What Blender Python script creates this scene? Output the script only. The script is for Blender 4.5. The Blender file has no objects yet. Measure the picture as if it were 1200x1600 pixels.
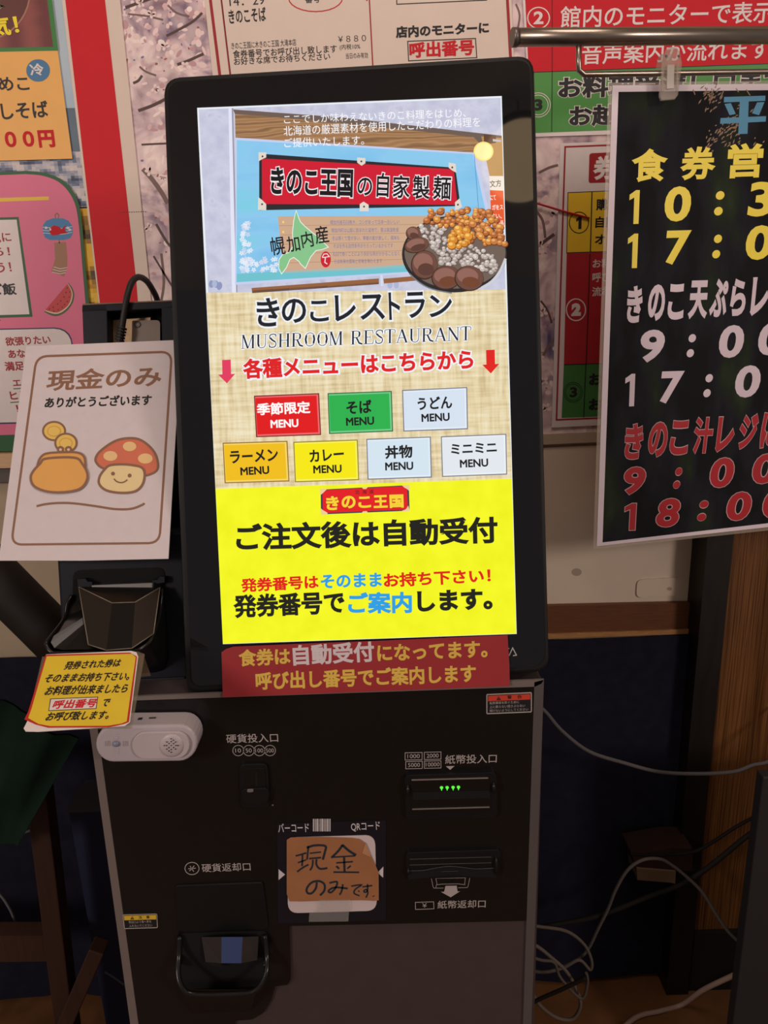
import bpy, math, random
from mathutils import Vector, Matrix
random.seed(7)
SC = bpy.context.scene
COL = SC.collection

# ------------------------------------------------------------------ camera, world, lamps, exposure
F = 1110.0                     # focal length in pixels of the 1200 x 1600 frame
CAM = Vector((0.0, 0.0, 1.40))
_d = Vector((140.0, 4100.0, F)).normalized()      # world down, seen in camera axes (x right, y down, z forward)
_r = Vector((4100.0, -140.0, 0.0)).normalized()   # world right
_f = _r.cross(_d)                                 # world forward


def cam_to_world(v):
    return Vector((v.dot(_r), v.dot(_f), -v.dot(_d)))


cd = bpy.data.cameras.new('camera')
cam = bpy.data.objects.new('camera', cd)
COL.objects.link(cam)
cd.sensor_fit = 'VERTICAL'
cd.sensor_height = 36.0
cd.lens = 36.0 * F / 1600.0
cd.clip_start = 0.02
cx, cy, cz = cam_to_world(Vector((1, 0, 0))), cam_to_world(Vector((0, -1, 0))), cam_to_world(Vector((0, 0, -1)))
cam.matrix_world = Matrix(((cx.x, cy.x, cz.x, CAM.x), (cx.y, cy.y, cz.y, CAM.y), (cx.z, cy.z, cz.z, CAM.z), (0, 0, 0, 1)))
SC.camera = cam

SC.view_settings.view_transform = 'Standard'
SC.view_settings.look = 'None'
SC.view_settings.gamma = 1.0
SC.view_settings.use_curve_mapping = False
SC.view_settings.exposure = 0.0

wd = bpy.data.worlds.new('world')
SC.world = wd
wd.use_nodes = True
wd.node_tree.nodes['Background'].inputs[0].default_value = (1.0, 0.88, 0.84, 1)
wd.node_tree.nodes['Background'].inputs[1].default_value = 0.17


def area(name, loc, target, size, power, col):
    l = bpy.data.lights.new(name, 'AREA')
    l.shape = 'DISK'
    l.size = size
    l.energy = power
    l.color = col
    o = bpy.data.objects.new(name, l)
    COL.objects.link(o)
    o.location = loc
    o.rotation_euler = (Vector(target) - Vector(loc)).to_track_quat('-Z', 'Y').to_euler()
    return o


area('ceiling_lamp', (0.05, 0.42, 2.64), (0.05, 1.0, 1.2), 0.7, 7.6, (1.0, 0.81, 0.72))
area('fill_light_left', (-2.1, -1.5, 2.1), (0.0, 0.9, 1.0), 0.6, 33.0, (1.0, 0.84, 0.78))  # unseen fill light added to brighten the upright faces from the front
area('fill_light_right', (2.1, -1.5, 2.1), (0.0, 0.9, 1.0), 0.6, 27.0, (1.0, 0.84, 0.78))  # second unseen fill, added to soften the hanging notice's shadow on the wall


# ------------------------------------------------------------------ colour and materials
def lin(c):
    return tuple(((x / 255.0) / 12.92 if x / 255.0 <= 0.04045 else ((x / 255.0 + 0.055) / 1.055) ** 2.4) for x in c)


def new_mat(name):
    m = bpy.data.materials.new(name)
    m.use_nodes = True
    return m, m.node_tree, m.node_tree.nodes['Principled BSDF']


_mc = {}


def M(name, rgb=(200, 200, 200), rough=0.55, metal=0.0, spec=0.4, noise=0.0, nscale=30.0, coat=0.0, grain=None, bump=0.0):
    """painted, printed or moulded surface; rgb in sRGB; a little procedural unevenness"""
    if name in _mc:
        return _mc[name]
    m, nt, b = new_mat(name)
    c = lin(rgb)
    b.inputs['Base Color'].default_value = (*c, 1)
    b.inputs['Roughness'].default_value = rough
    b.inputs['Metallic'].default_value = metal
    b.inputs['Specular IOR Level'].default_value = spec
    b.inputs['Coat Weight'].default_value = coat
    b.inputs['Coat Roughness'].default_value = 0.06
    tc = nt.nodes.new('ShaderNodeTexCoord')
    mp = nt.nodes.new('ShaderNodeMapping')
    nt.links.new(tc.outputs['Object'], mp.inputs[0])
    if grain:
        mp.inputs['Scale'].default_value = grain
    n = nt.nodes.new('ShaderNodeTexNoise')
    n.inputs['Scale'].default_value = nscale
    n.inputs['Detail'].default_value = 5
    nt.links.new(mp.outputs[0], n.inputs[0])
    r = nt.nodes.new('ShaderNodeValToRGB')
    k = max(noise, 0.02)
    r.color_ramp.elements[0].position = 0.3
    r.color_ramp.elements[1].position = 0.7
    r.color_ramp.elements[0].color = (*[max(0, x * (1 - k)) for x in c], 1)
    r.color_ramp.elements[1].color = (*[min(1, x * (1 + k)) for x in c], 1)
    nt.links.new(n.outputs[0], r.inputs[0])
    nt.links.new(r.outputs[0], b.inputs['Base Color'])
    if bump:
        bp = nt.nodes.new('ShaderNodeBump')
        bp.inputs['Strength'].default_value = bump
        bp.inputs['Distance'].default_value = 0.001
        nt.links.new(n.outputs[0], bp.inputs['Height'])
        nt.links.new(bp.outputs[0], b.inputs['Normal'])
    _mc[name] = m
    return m


def S(rgb, k=1.0):
    """lit screen pixel colour behind glass"""
    name = 'screen_%d_%d_%d' % tuple(rgb)
    if name in _mc:
        return _mc[name]
    m, nt, b = new_mat(name)
    b.inputs['Base Color'].default_value = (0.004, 0.004, 0.004, 1)
    b.inputs['Roughness'].default_value = 0.04
    b.inputs['Specular IOR Level'].default_value = 0.5
    b.inputs['Emission Color'].default_value = (*lin(rgb), 1)
    b.inputs['Emission Strength'].default_value = k
    _mc[name] = m
    return m


def S_tex(name, stops, scale, stretch, kind='NOISE', detail=6, strength=1.0):
    """screen picture area with a procedural picture texture"""
    m, nt, b = new_mat(name)
    b.inputs['Base Color'].default_value = (0.004, 0.004, 0.004, 1)
    b.inputs['Roughness'].default_value = 0.04
    tc = nt.nodes.new('ShaderNodeTexCoord')
    outs = []
    for st in stretch:
        mp = nt.nodes.new('ShaderNodeMapping')
        mp.inputs['Scale'].default_value = st
        nt.links.new(tc.outputs['Object'], mp.inputs[0])
        if kind == 'WAVE':
            n = nt.nodes.new('ShaderNodeTexWave')
            n.inputs['Distortion'].default_value = 9
            n.inputs['Detail'].default_value = 3
            n.bands_direction = 'Y'
        else:
            n = nt.nodes.new('ShaderNodeTexNoise')
            n.inputs['Detail'].default_value = detail
        n.inputs['Scale'].default_value = scale
        nt.links.new(mp.outputs[0], n.inputs[0])
        outs.append(n.outputs[0] if kind != 'WAVE' else n.outputs['Fac'])
    src = outs[0]
    if len(outs) > 1:
        a = nt.nodes.new('ShaderNodeMath')
        a.operation = 'ADD'
        nt.links.new(outs[0], a.inputs[0])
        nt.links.new(outs[1], a.inputs[1])
        h = nt.nodes.new('ShaderNodeMath')
        h.operation = 'MULTIPLY'
        h.inputs[1].default_value = 0.5
        nt.links.new(a.outputs[0], h.inputs[0])
        src = h.outputs[0]
    r = nt.nodes.new('ShaderNodeValToRGB')
    while len(r.color_ramp.elements) < len(stops):
        r.color_ramp.elements.new(0.5)
    for e, (p, c) in zip(r.color_ramp.elements, stops):
        e.position = p
        e.color = (*lin(c), 1)
    nt.links.new(src, r.inputs[0])
    nt.links.new(r.outputs[0], b.inputs['Emission Color'])
    b.inputs['Emission Strength'].default_value = strength
    return m


def ramp_mat(name, tex, stops, rough=0.6, scale=10.0, stretch=(1, 1, 1), detail=5, coord='Object', snap=None, spec=0.3, dist=0.0):
    """printed or natural surface coloured by one procedural texture"""
    m, nt, b = new_mat(name)
    b.inputs['Roughness'].default_value = rough
    b.inputs['Specular IOR Level'].default_value = spec
    tc = nt.nodes.new('ShaderNodeTexCoord')
    mp = nt.nodes.new('ShaderNodeMapping')
    mp.inputs['Scale'].default_value = stretch
    nt.links.new(tc.outputs[coord], mp.inputs[0])
    src = mp.outputs[0]
    if snap:
        sn = nt.nodes.new('ShaderNodeVectorMath')
        sn.operation = 'SNAP'
        sn.inputs[1].default_value = (snap, snap, snap)
        nt.links.new(src, sn.inputs[0])
        src = sn.outputs[0]
    if tex == 'VORONOI':
        t = nt.nodes.new('ShaderNodeTexVoronoi')
        out = t.outputs['Distance']
    elif tex == 'WAVE':
        t = nt.nodes.new('ShaderNodeTexWave')
        t.inputs['Distortion'].default_value = dist
        t.inputs['Detail'].default_value = detail
        out = t.outputs['Fac']
    else:
        t = nt.nodes.new('ShaderNodeTexNoise')
        t.inputs['Detail'].default_value = detail
        t.inputs['Distortion'].default_value = dist
        out = t.outputs[0]
    t.inputs['Scale'].default_value = scale
    nt.links.new(src, t.inputs[0])
    r = nt.nodes.new('ShaderNodeValToRGB')
    while len(r.color_ramp.elements) < len(stops):
        r.color_ramp.elements.new(0.5)
    for e, (p, c) in zip(r.color_ramp.elements, stops):
        e.position = p
        e.color = (*lin(c), 1)
    nt.links.new(out, r.inputs[0])
    nt.links.new(r.outputs[0], b.inputs['Base Color'])
    return m


def clear_mat(name, rgb, alpha, rough=0.08):
    m, nt, b = new_mat(name)
    b.inputs['Base Color'].default_value = (*lin(rgb), 1)
    b.inputs['Alpha'].default_value = alpha
    b.inputs['Roughness'].default_value = rough
    b.inputs['Specular IOR Level'].default_value = 0.6
    return m


# ------------------------------------------------------------------ planes of the place and rays of the view
class Plane:
    """a flat face of something: origin, axes U (right), V (up), N (towards the room)"""

    def __init__(s, O, U, V):
        s.O = Vector(O)
        s.U = Vector(U).normalized()
        V = Vector(V)
        s.V = (V - s.U * V.dot(s.U)).normalized()
        s.N = s.U.cross(s.V)
        s.mat = Matrix(((s.U.x, s.V.x, s.N.x, s.O.x), (s.U.y, s.V.y, s.N.y, s.O.y), (s.U.z, s.V.z, s.N.z, s.O.z), (0, 0, 0, 1)))

    def at(s, px, py, n=0.0):
        d = cam_to_world(Vector(((px - 600.0) / F, (py - 800.0) / F, 1.0)))
        O = s.O + s.N * n
        t = (O - CAM).dot(s.N) / d.dot(s.N)
        q = CAM + d * t - s.O
        return Vector((q.dot(s.U), q.dot(s.V), n))

    def world(s, px, py, n=0.0):
        return s.mat @ s.at(px, py, n)

    def moved(s, px, py):
        p = Plane(s.O, s.U, s.V)
        return Plane(s.world(px, py), s.U, s.V)


def wall_plane(Y, px=600, py=800, yaw=0.0):
    P = Plane((0, Y, CAM.z), (math.cos(yaw), math.sin(yaw), 0), (0, 0, 1))
    return P.moved(px, py)


# ------------------------------------------------------------------ text, as outlines of the built-in font
_tc = {}


def glyphs(s, bold):
    k = (s, bold)
    if k in _tc:
        return _tc[k]
    cu = bpy.data.curves.new('text', 'FONT')
    cu.body = s
    cu.resolution_u = 4
    cu.bevel_depth = bold
    cu.bevel_resolution = 0
    o = bpy.data.objects.new('text', cu)
    COL.objects.link(o)
    bpy.context.view_layer.update()
    me = bpy.data.meshes.new_from_object(o.evaluated_get(bpy.context.evaluated_depsgraph_get()))
    vs = [v.co.copy() for v in me.vertices]
    fs = [tuple(p.vertices) for p in me.polygons]
    if bold > 0:                                   # keep the front half of the rounded rim
        fs = [f for f in fs if sum(vs[i].z for i in f) > -1e-6 * len(f)]
    bpy.data.objects.remove(o)
    bpy.data.curves.remove(cu)
    bpy.data.meshes.remove(me)
    x0, x1 = min(v.x for v in vs), max(v.x for v in vs)
    y0, y1 = min(v.y for v in vs), max(v.y for v in vs)
    zz = max(1e-6, max(v.z for v in vs))
    vs = [((v.x - x0) / (x1 - x0), (v.y - y0) / (y1 - y0), max(0.0, v.z) / zz) for v in vs]
    _tc[k] = (vs, fs)
    return _tc[k]


EPS = 0.00012


class MB:
    """collects flat prints, slabs, tubes and text and links them as ONE mesh object"""

    def __init__(s, P):
        s.P = P
        s.v, s.f, s.mi, s.mats, s.sm = [], [], [], [], []

    def m(s, mat):
        if mat not in s.mats:
            s.mats.append(mat)
        return s.mats.index(mat)

    def face(s, idx, mat, smooth=False):
        s.f.append(tuple(idx))
        s.mi.append(s.m(mat))
        s.sm.append(smooth)

    def add(s, pts):
        b = len(s.v)
        s.v += [Vector(p) for p in pts]
        return b

    def lpoly(s, pts, mat, thick=0.0):
        """polygon given in local coordinates (front), extruded back by thick"""
        pts = [Vector(p) for p in pts]
        a = sum(pts[i].x * pts[(i + 1) % len(pts)].y - pts[(i + 1) % len(pts)].x * pts[i].y for i in range(len(pts)))
        if a < 0:
            pts.reverse()
        n = len(pts)
        b = s.add(pts)
        s.face(range(b, b + n), mat)
        if thick:
            c = s.add([p - Vector((0, 0, thick)) for p in pts])
            s.face(range(c + n - 1, c - 1, -1), mat)
            for i in range(n):
                j = (i + 1) % n
                s.face((b + i, c + i, c + j, b + j), mat)

    def poly(s, px, mat, n=0.0, thick=0.0):
        s.lpoly([s.P.at(x, y, n) for x, y in px], mat, thick)

    def facet(s, pts3, mat):
        """facet from (px, py, n) corners"""
        b = s.add([s.P.at(*p) for p in pts3])
        s.face(range(b, b + len(pts3)), mat)

    def ell(s, x, y, rx, ry, mat, n=0.0, thick=0.0, rot=0.0, k=24):
        c, t = math.cos(rot), math.sin(rot)
        s.poly([(x + rx * math.cos(a) * c - ry * math.sin(a) * t, y + rx * math.cos(a) * t + ry * math.sin(a) * c)
                for a in [2 * math.pi * i / k for i in range(k)]], mat, n, thick)

    def rr(s, q, r, mat, n=0.0, thick=0.0, k=5):
        s.poly(rrect(q, r, k), mat, n, thick)

    def stroke(s, pts, w, mat, n=0.0, closed=False, smooth=0, thick=0.0):
        if smooth:
            pts = spline(pts, smooth, closed)
        L, R = [], []
        N = len(pts)
        for i in range(N):
            a = pts[i - 1] if (i > 0 or closed) else pts[i]
            b = pts[(i + 1) % N] if (i < N - 1 or closed) else pts[i]
            p = pts[i]
            d1 = Vector((p[0] - a[0], p[1] - a[1]))
            d2 = Vector((b[0] - p[0], b[1] - p[1]))
            d1 = d1.normalized() if d1.length > 1e-9 else d2.normalized()
            d2 = d2.normalized() if d2.length > 1e-9 else d1
            t = (d1 + d2)
            t = t.normalized() if t.length > 1e-6 else d1
            nn = Vector((-t.y, t.x))
            c = max(0.45, abs(nn.dot(Vector((-d1.y, d1.x)))))
            h = w / 2 / c
            L.append((p[0] + nn.x * h, p[1] + nn.y * h))
            R.append((p[0] - nn.x * h, p[1] - nn.y * h))
        for i in range(N if closed else N - 1):
            j = (i + 1) % N
            s.poly([L[i], L[j], R[j], R[i]], mat, n, thick)

    def text(s, t, bl, br, h, mat, n=0.0, bold=0.02, halo=None, halo_w=0.05, shear=0.0, htop=None):
        """text whose inked box stands on bl-br (pixels) and is h pixels tall"""
        A, B = s.P.at(*bl, n), s.P.at(*br, n)
        mx, my = (bl[0] + br[0]) / 2, (bl[1] + br[1]) / 2
        hl = (s.P.at(mx, my - h, n) - s.P.at(mx, my, n)).length
        U = B - A
        V = Vector((-U.y, U.x, 0)).normalized() * hl
        if htop is not None:
            V = Vector((0, hl, 0))
        V = V + U.normalized() * hl * shear
        jobs = [(bold, mat, 0.0)]
        if halo:
            jobs.insert(0, (bold + halo_w, halo, -EPS * 0.6))
        ref = glyphs(t, bold)
        for bo, ma, dn in jobs:
            vs, fs = glyphs(t, bo)
            if bo != bold:                         # the halo sticks out evenly around the letters
                k = halo_w
                ex = k / max(0.4, text_w(t)) * 1.0
                ey = k * 1.05
            else:
                ex = ey = 0.0
            b = s.add([A + U * (x * (1 + 2 * ex) - ex) + V * (y * (1 + 2 * ey) - ey) + Vector((0, 0, dn + z * EPS * 0.4)) for x, y, z in vs])
            for f in fs:
                s.face([b + i for i in f], ma)

    def ltube(s, pts, r, mat, k=8, caps=True):
        """tube along local points; r a number or a list"""
        pts = [Vector(p) for p in pts]
        N = len(pts)
        rs = r if isinstance(r, (list, tuple)) else [r] * N
        t0 = (pts[1] - pts[0]).normalized()
        up = Vector((0, 0, 1)) if abs(t0.z) < 0.9 else Vector((1, 0, 0))
        x = t0.cross(up).normalized()
        rings = []
        for i in range(N):
            t = (pts[min(i + 1, N - 1)] - pts[max(i - 1, 0)]).normalized()
            x = (x - t * x.dot(t)).normalized()
            y = t.cross(x)
            rings.append(s.add([pts[i] + (x * math.cos(2 * math.pi * j / k) + y * math.sin(2 * math.pi * j / k)) * rs[i] for j in range(k)]))
        for i in range(N - 1):
            a, b = rings[i], rings[i + 1]
            for j in range(k):
                q = (j + 1) % k
                s.face((a + j, a + q, b + q, b + j), mat, True)
        if caps:
            s.face([rings[0] + j for j in range(k - 1, -1, -1)], mat)
            s.face([rings[-1] + j for j in range(k)], mat)

    def tube(s, pts3, r, mat, k=8, smooth=0):
        """tube through (px, py, n) points"""
        P = [s.P.at(*p) for p in pts3]
        if smooth:
            P = spline3(P, smooth)
        s.ltube(P, r, mat, k)

    def dome(s, px, py, n, rx, ry, h, mat, k=20, rings=5):
        """shallow cap on the face: rx, ry in pixels, h in metres"""
        last = None
        for i in range(rings + 1):
            a = math.pi / 2 * i / rings
            c = math.cos(a)
            pts = []
            base = s.P.at(px, py, n)
            ex = s.P.at(px + rx, py, n) - base
            ey = s.P.at(px, py - ry, n) - base
            for j in range(k):
                w = 2 * math.pi * j / k
                pts.append(base + ex * math.cos(w) * c + ey * math.sin(w) * c + Vector((0, 0, h * math.sin(a))))
            if i == rings:
                b = s.add([base + Vector((0, 0, h))])
                for j in range(k):
                    s.face((last + j, last + (j + 1) % k, b), mat, True)
            else:
                b = s.add(pts)
                if last is not None:
                    for j in range(k):
                        q = (j + 1) % k
                        s.face((last + j, last + q, b + q, b + j), mat, True)
                last = b

    def build(s, name, parent=None, bevel=0.0, seg=2):
        me = bpy.data.meshes.new(name)
        me.from_pydata(s.v, [], s.f)
        for m in s.mats:
            me.materials.append(m)
        me.polygons.foreach_set('material_index', s.mi)
        me.polygons.foreach_set('use_smooth', s.sm)
        me.update()
        o = bpy.data.objects.new(name, me)
        COL.objects.link(o)
        if parent is not None:
            o.parent = parent
            o.matrix_parent_inverse = parent.matrix_basis.inverted()
        o.matrix_basis = s.P.mat
        if bevel:
            bv = o.modifiers.new('bevel', 'BEVEL')
            bv.width = bevel
            bv.segments = seg
            bv.limit_method = 'ANGLE'
            bv.angle_limit = math.radians(50)
        return o


def text_w(t):
    return sum((0.6 if ord(c) < 256 else 1.0) for c in t)


def rrect(q, r, k=5):
    """rounded quadrilateral, corners in pixels, in order"""
    out = []
    n = len(q)
    for i in range(n):
        p, a, b = Vector(q[i]), Vector(q[i - 1]), Vector(q[(i + 1) % n])
        ri = r[i] if isinstance(r, (list, tuple)) else r
        if ri <= 0:
            out.append(tuple(p))
            continue
        A = p + (a - p).normalized() * ri
        B = p + (b - p).normalized() * ri
        for j in range(k + 1):
            t = j / k
            out.append(tuple(A * (1 - t) ** 2 + p * 2 * t * (1 - t) * 0.9 + B * t * t + (A + B) * 0.5 * 2 * t * (1 - t) * 0.1))
    return out


def spline(pts, k=6, closed=False):
    out = []
    n = len(pts)
    for i in range(n if closed else n - 1):
        g = lambda j: Vector(pts[j % n]) if closed else Vector(pts[max(0, min(n - 1, j))])
        a, b, c, d = g(i - 1), g(i), g(i + 1), g(i + 2)
        for j in range(k):
            t = j / k
            out.append(tuple(0.5 * ((2 * b) + (c - a) * t + (2 * a - 5 * b + 4 * c - d) * t * t + (3 * b - a - 3 * c + d) * t ** 3)))
    if not closed:
        out.append(tuple(pts[-1]))
    return out


def spline3(pts, k=6):
    return [Vector(p) for p in spline([tuple(p) for p in pts], k)]


def tag(o, label, cat=None, group=None, kind=None):
    if label:
        o['label'] = label
    if cat:
        o['category'] = cat
    if group:
        o['group'] = group
    if kind:
        o['kind'] = kind
    return o


def root(name, P, label, cat, group=None):
    o = bpy.data.objects.new(name, None)
    o.empty_display_size = 0.05
    COL.objects.link(o)
    o.matrix_basis = P.mat if isinstance(P, Plane) else Matrix.Translation(P)
    return tag(o, label, cat, group)


def boxw(name, x0, x1, y0, y1, z0, z1, mat, parent=None, bevel=0.0):
    """box in world coordinates, front face towards -Y"""
    P = Plane((x0, y0, z0), (1, 0, 0), (0, 0, 1))
    b = MB(P)
    b.lpoly([(0, 0, 0), (x1 - x0, 0, 0), (x1 - x0, z1 - z0, 0), (0, z1 - z0, 0)], mat, y1 - y0)
    return b.build(name, parent, bevel)


# ------------------------------------------------------------------ print colours (paper and ink)
WHITE = M('white_paper', (226, 216, 212), 0.6, noise=0.02, nscale=60)
CREAMP = M('cream_paper', (222, 205, 190), 0.6)
INK = M('black_ink', (28, 27, 30), 0.5)
RED = M('red_ink', (202, 38, 48), 0.6, spec=0.2)
DRED = M('dark_red_ink', (158, 34, 42), 0.5)
GREEN = M('green_ink', (60, 128, 62), 0.5)
DGREEN = M('dark_green_ink', (38, 92, 50), 0.5)
YEL = M('yellow_ink', (248, 226, 44), 0.5)
GOLD = M('ochre_ink', (228, 190, 62), 0.5)
BLUE = M('blue_ink', (60, 130, 178), 0.5)
BROWN = M('brown_ink', (142, 100, 72), 0.5)
GREYT = M('grey_panel_print', (172, 162, 158), 0.5)

# ================================================================== SETTING
WY = 1.24
wallmat = M('cream_wall_paint', (176, 158, 132), 0.7, noise=0.06, nscale=6)
o = boxw('wall_back', -2.0, 2.0, WY, WY + 0.10, 0.0, 2.7, wallmat)
tag(o, None, kind='structure')
floormat = ramp_mat('worn_brown_floor', 'NOISE', [(0.3, (78, 52, 31)), (0.5, (116, 78, 46)), (0.7, (94, 62, 37))], 0.5, 6, (1, 4, 1))
o = boxw('floor', -2.0, 2.0, -1.6, WY, -0.05, 0.0, floormat)
tag(o, None, kind='structure')
o = boxw('ceiling', -2.0, 2.0, -1.6, WY + 0.1, 2.7, 2.75, M('ceiling_board', (190, 180, 168), 0.8))
tag(o, None, kind='structure')

# brown rail with a pale lower lip between the wall board and the navy cloth
RP = wall_plane(WY, 960, 985)
b = MB(RP)
b.poly([(300, 960), (1090, 942), (1090, 984), (300, 1012)], M('rail_brown', (104, 62, 34), 0.5, noise=0.15, nscale=8, grain=(3, 40, 1)), 0.014, 0.014)
b.poly([(300, 1010), (1090, 983), (1090, 990), (300, 1018)], M('rail_lip', (176, 128, 78), 0.5, noise=0.2, nscale=20, grain=(3, 30, 1)), 0.018, 0.018)
tag(b.build('trim_1'), None, kind='structure')
# the dark square post and the fine-lined wood panel on the right
PP = wall_plane(1.18, 1100, 1200)
b = MB(PP)
top, bot = PP.at(1122, 500), PP.at(1063, 1510)
post_x0, post_x1 = PP.at(1075, 1180).x, PP.at(1112, 1180).x
P0 = Plane((PP.O.x, PP.O.y, 0), (1, 0, 0), (0, 0, 1))
b = MB(P0)
b.lpoly([(post_x0, 0, 0), (post_x1, 0, 0), (post_x1, PP.world(1110, 770).z, 0), (post_x0, PP.world(1110, 770).z, 0)], M('dark_stained_post', (26, 20, 15), 0.5, noise=0.3, nscale=10, grain=(8, 1, 1)), WY - 1.18)
tag(b.build('trim_2'), None, kind='structure')
panelwood = ramp_mat('fine_lined_wood', 'NOISE', [(0.28, (52, 28, 13)), (0.45, (96, 60, 30)), (0.6, (124, 82, 44)), (0.72, (74, 44, 20))], 0.45, 9, (44, 0.5, 1), 6)
QP = wall_plane(1.20, 1150, 1200)
b = MB(QP)
x0, x1 = QP.at(1108, 1180).x, QP.at(1108, 1180).x + 0.5
zt, zb = QP.at(1140, 780).y, QP.at(1100, 1452).y
b.lpoly([(x0, zb, 0), (x1, zb, 0), (x1, zt, 0), (x0, zt, 0)], panelwood, WY - 1.202)
tag(b.build('wall_right'), None, kind='structure')
b = MB(QP)
b.lpoly([(x0, -QP.O.z, 0.012), (x1, -QP.O.z, 0.012), (x1, zb, 0.012), (x0, zb, 0.012)], M('dark_baseboard', (24, 20, 18), 0.6), WY - 1.19)
tag(b.build('baseboard_right'), None, kind='structure')

# navy cloth hung below the rail, with soft folds
navy = M('navy_cloth', (31, 31, 44), 0.9, noise=0.15, nscale=40, spec=0.1)
CP = wall_plane(WY, 960, 1200)


def cloth(name, xa, xb, zt, zb, Y, amp, mat, folds):
    P = Plane((xa, Y, zb), (1, 0, 0), (0, 0, 1))
    b = MB(P)
    nx, nz = 60, 12
    for side in (0.0, -0.004):
        base = b.add([(i / nx * (xb - xa), j / nz * (zt - zb),
                       side + amp * (0.35 + 0.65 * (1 - j / nz)) * (math.sin(i / nx * folds * 6.28 + 0.6 * math.sin(j)) + 0.4 * math.sin(i / nx * folds * 14.1 + 1.0)))
                      for j in range(nz + 1) for i in range(nx + 1)])
        for j in range(nz):
            for i in range(nx):
                a = base + j * (nx + 1) + i
                q = (a, a + 1, a + nx + 2, a + nx + 1)
                b.face(q if side == 0 else q[::-1], mat, True)
    return b.build(name)


zl = RP.world(960, 988).z
o = cloth('navy_curtain', -1.9, CP.world(1078, 1180).x, zl, 0.012, WY - 0.025, 0.006, navy, 8)
tag(o, 'dark navy cloth hanging below the brown wall rail behind the ticket machine', 'curtain')

# ================================================================== POSTERS ON THE WALL
def sheet(name, Y, px, label, cat, mat, th=0.0008, part='paper_sheet', group=None, draw=None):
    """a sheet on the wall: an Empty at its foot and the paper itself"""
    xs = sum(p[0] for p in px) / len(px)
    P = wall_plane(Y, xs, max(p[1] for p in px))
    r = root(name, P, label, cat, group)
    b = MB(P)
    b.poly(px, mat, 0.0, th)
    if draw:
        draw(b)
    b.build(part, r)
    return P, r


# --- cherry blossom photograph
blossom, nt, bb = new_mat('cherry_blossom_print')
bb.inputs['Roughness'].default_value = 0.45
tc = nt.nodes.new('ShaderNodeTexCoord')
n1 = nt.nodes.new('ShaderNodeTexNoise'); n1.inputs['Scale'].default_value = 14; n1.inputs['Detail'].default_value = 8; n1.inputs['Distortion'].default_value = 1.2
r1 = nt.nodes.new('ShaderNodeValToRGB')
cols = [(0.30, (84, 76, 116)), (0.40, (158, 134, 148)), (0.48, (218, 192, 194)), (0.60, (248, 230, 222)), (0.72, (196, 160, 164))]
n2 = nt.nodes.new('ShaderNodeTexVoronoi'); n2.inputs['Scale'].default_value = 42
r2 = nt.nodes.new('ShaderNodeValToRGB')
for r_, st in ((r1, cols), (r2, [(0.0, (176, 96, 84)), (0.10, (244, 222, 210)), (0.45, (226, 200, 204)), (0.75, (128, 100, 104))])):
    while len(r_.color_ramp.elements) < len(st):
        r_.color_ramp.elements.new(0.5)
    for e, (p, c) in zip(r_.color_ramp.elements, st):
        e.position = p
        e.color = (*lin(c), 1)
mx = nt.nodes.new('ShaderNodeMixRGB'); mx.blend_type = 'MIX'
n3 = nt.nodes.new('ShaderNodeTexNoise'); n3.inputs['Scale'].default_value = 9
r3 = nt.nodes.new('ShaderNodeValToRGB'); r3.color_ramp.elements[0].position = 0.42; r3.color_ramp.elements[1].position = 0.6
r3.color_ramp.elements[1].color = (0.6, 0.6, 0.6, 1)
for n_, o_ in ((n1, r1), (n2, r2), (n3, r3)):
    nt.links.new(tc.outputs['Object'], n_.inputs[0])
    nt.links.new(n_.outputs[0], o_.inputs[0])
nt.links.new(r3.outputs[0], mx.inputs[0]); nt.links.new(r1.outputs[0], mx.inputs[1]); nt.links.new(r2.outputs[0], mx.inputs[2])
nt.links.new(mx.outputs[0], bb.inputs['Base Color'])
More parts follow.
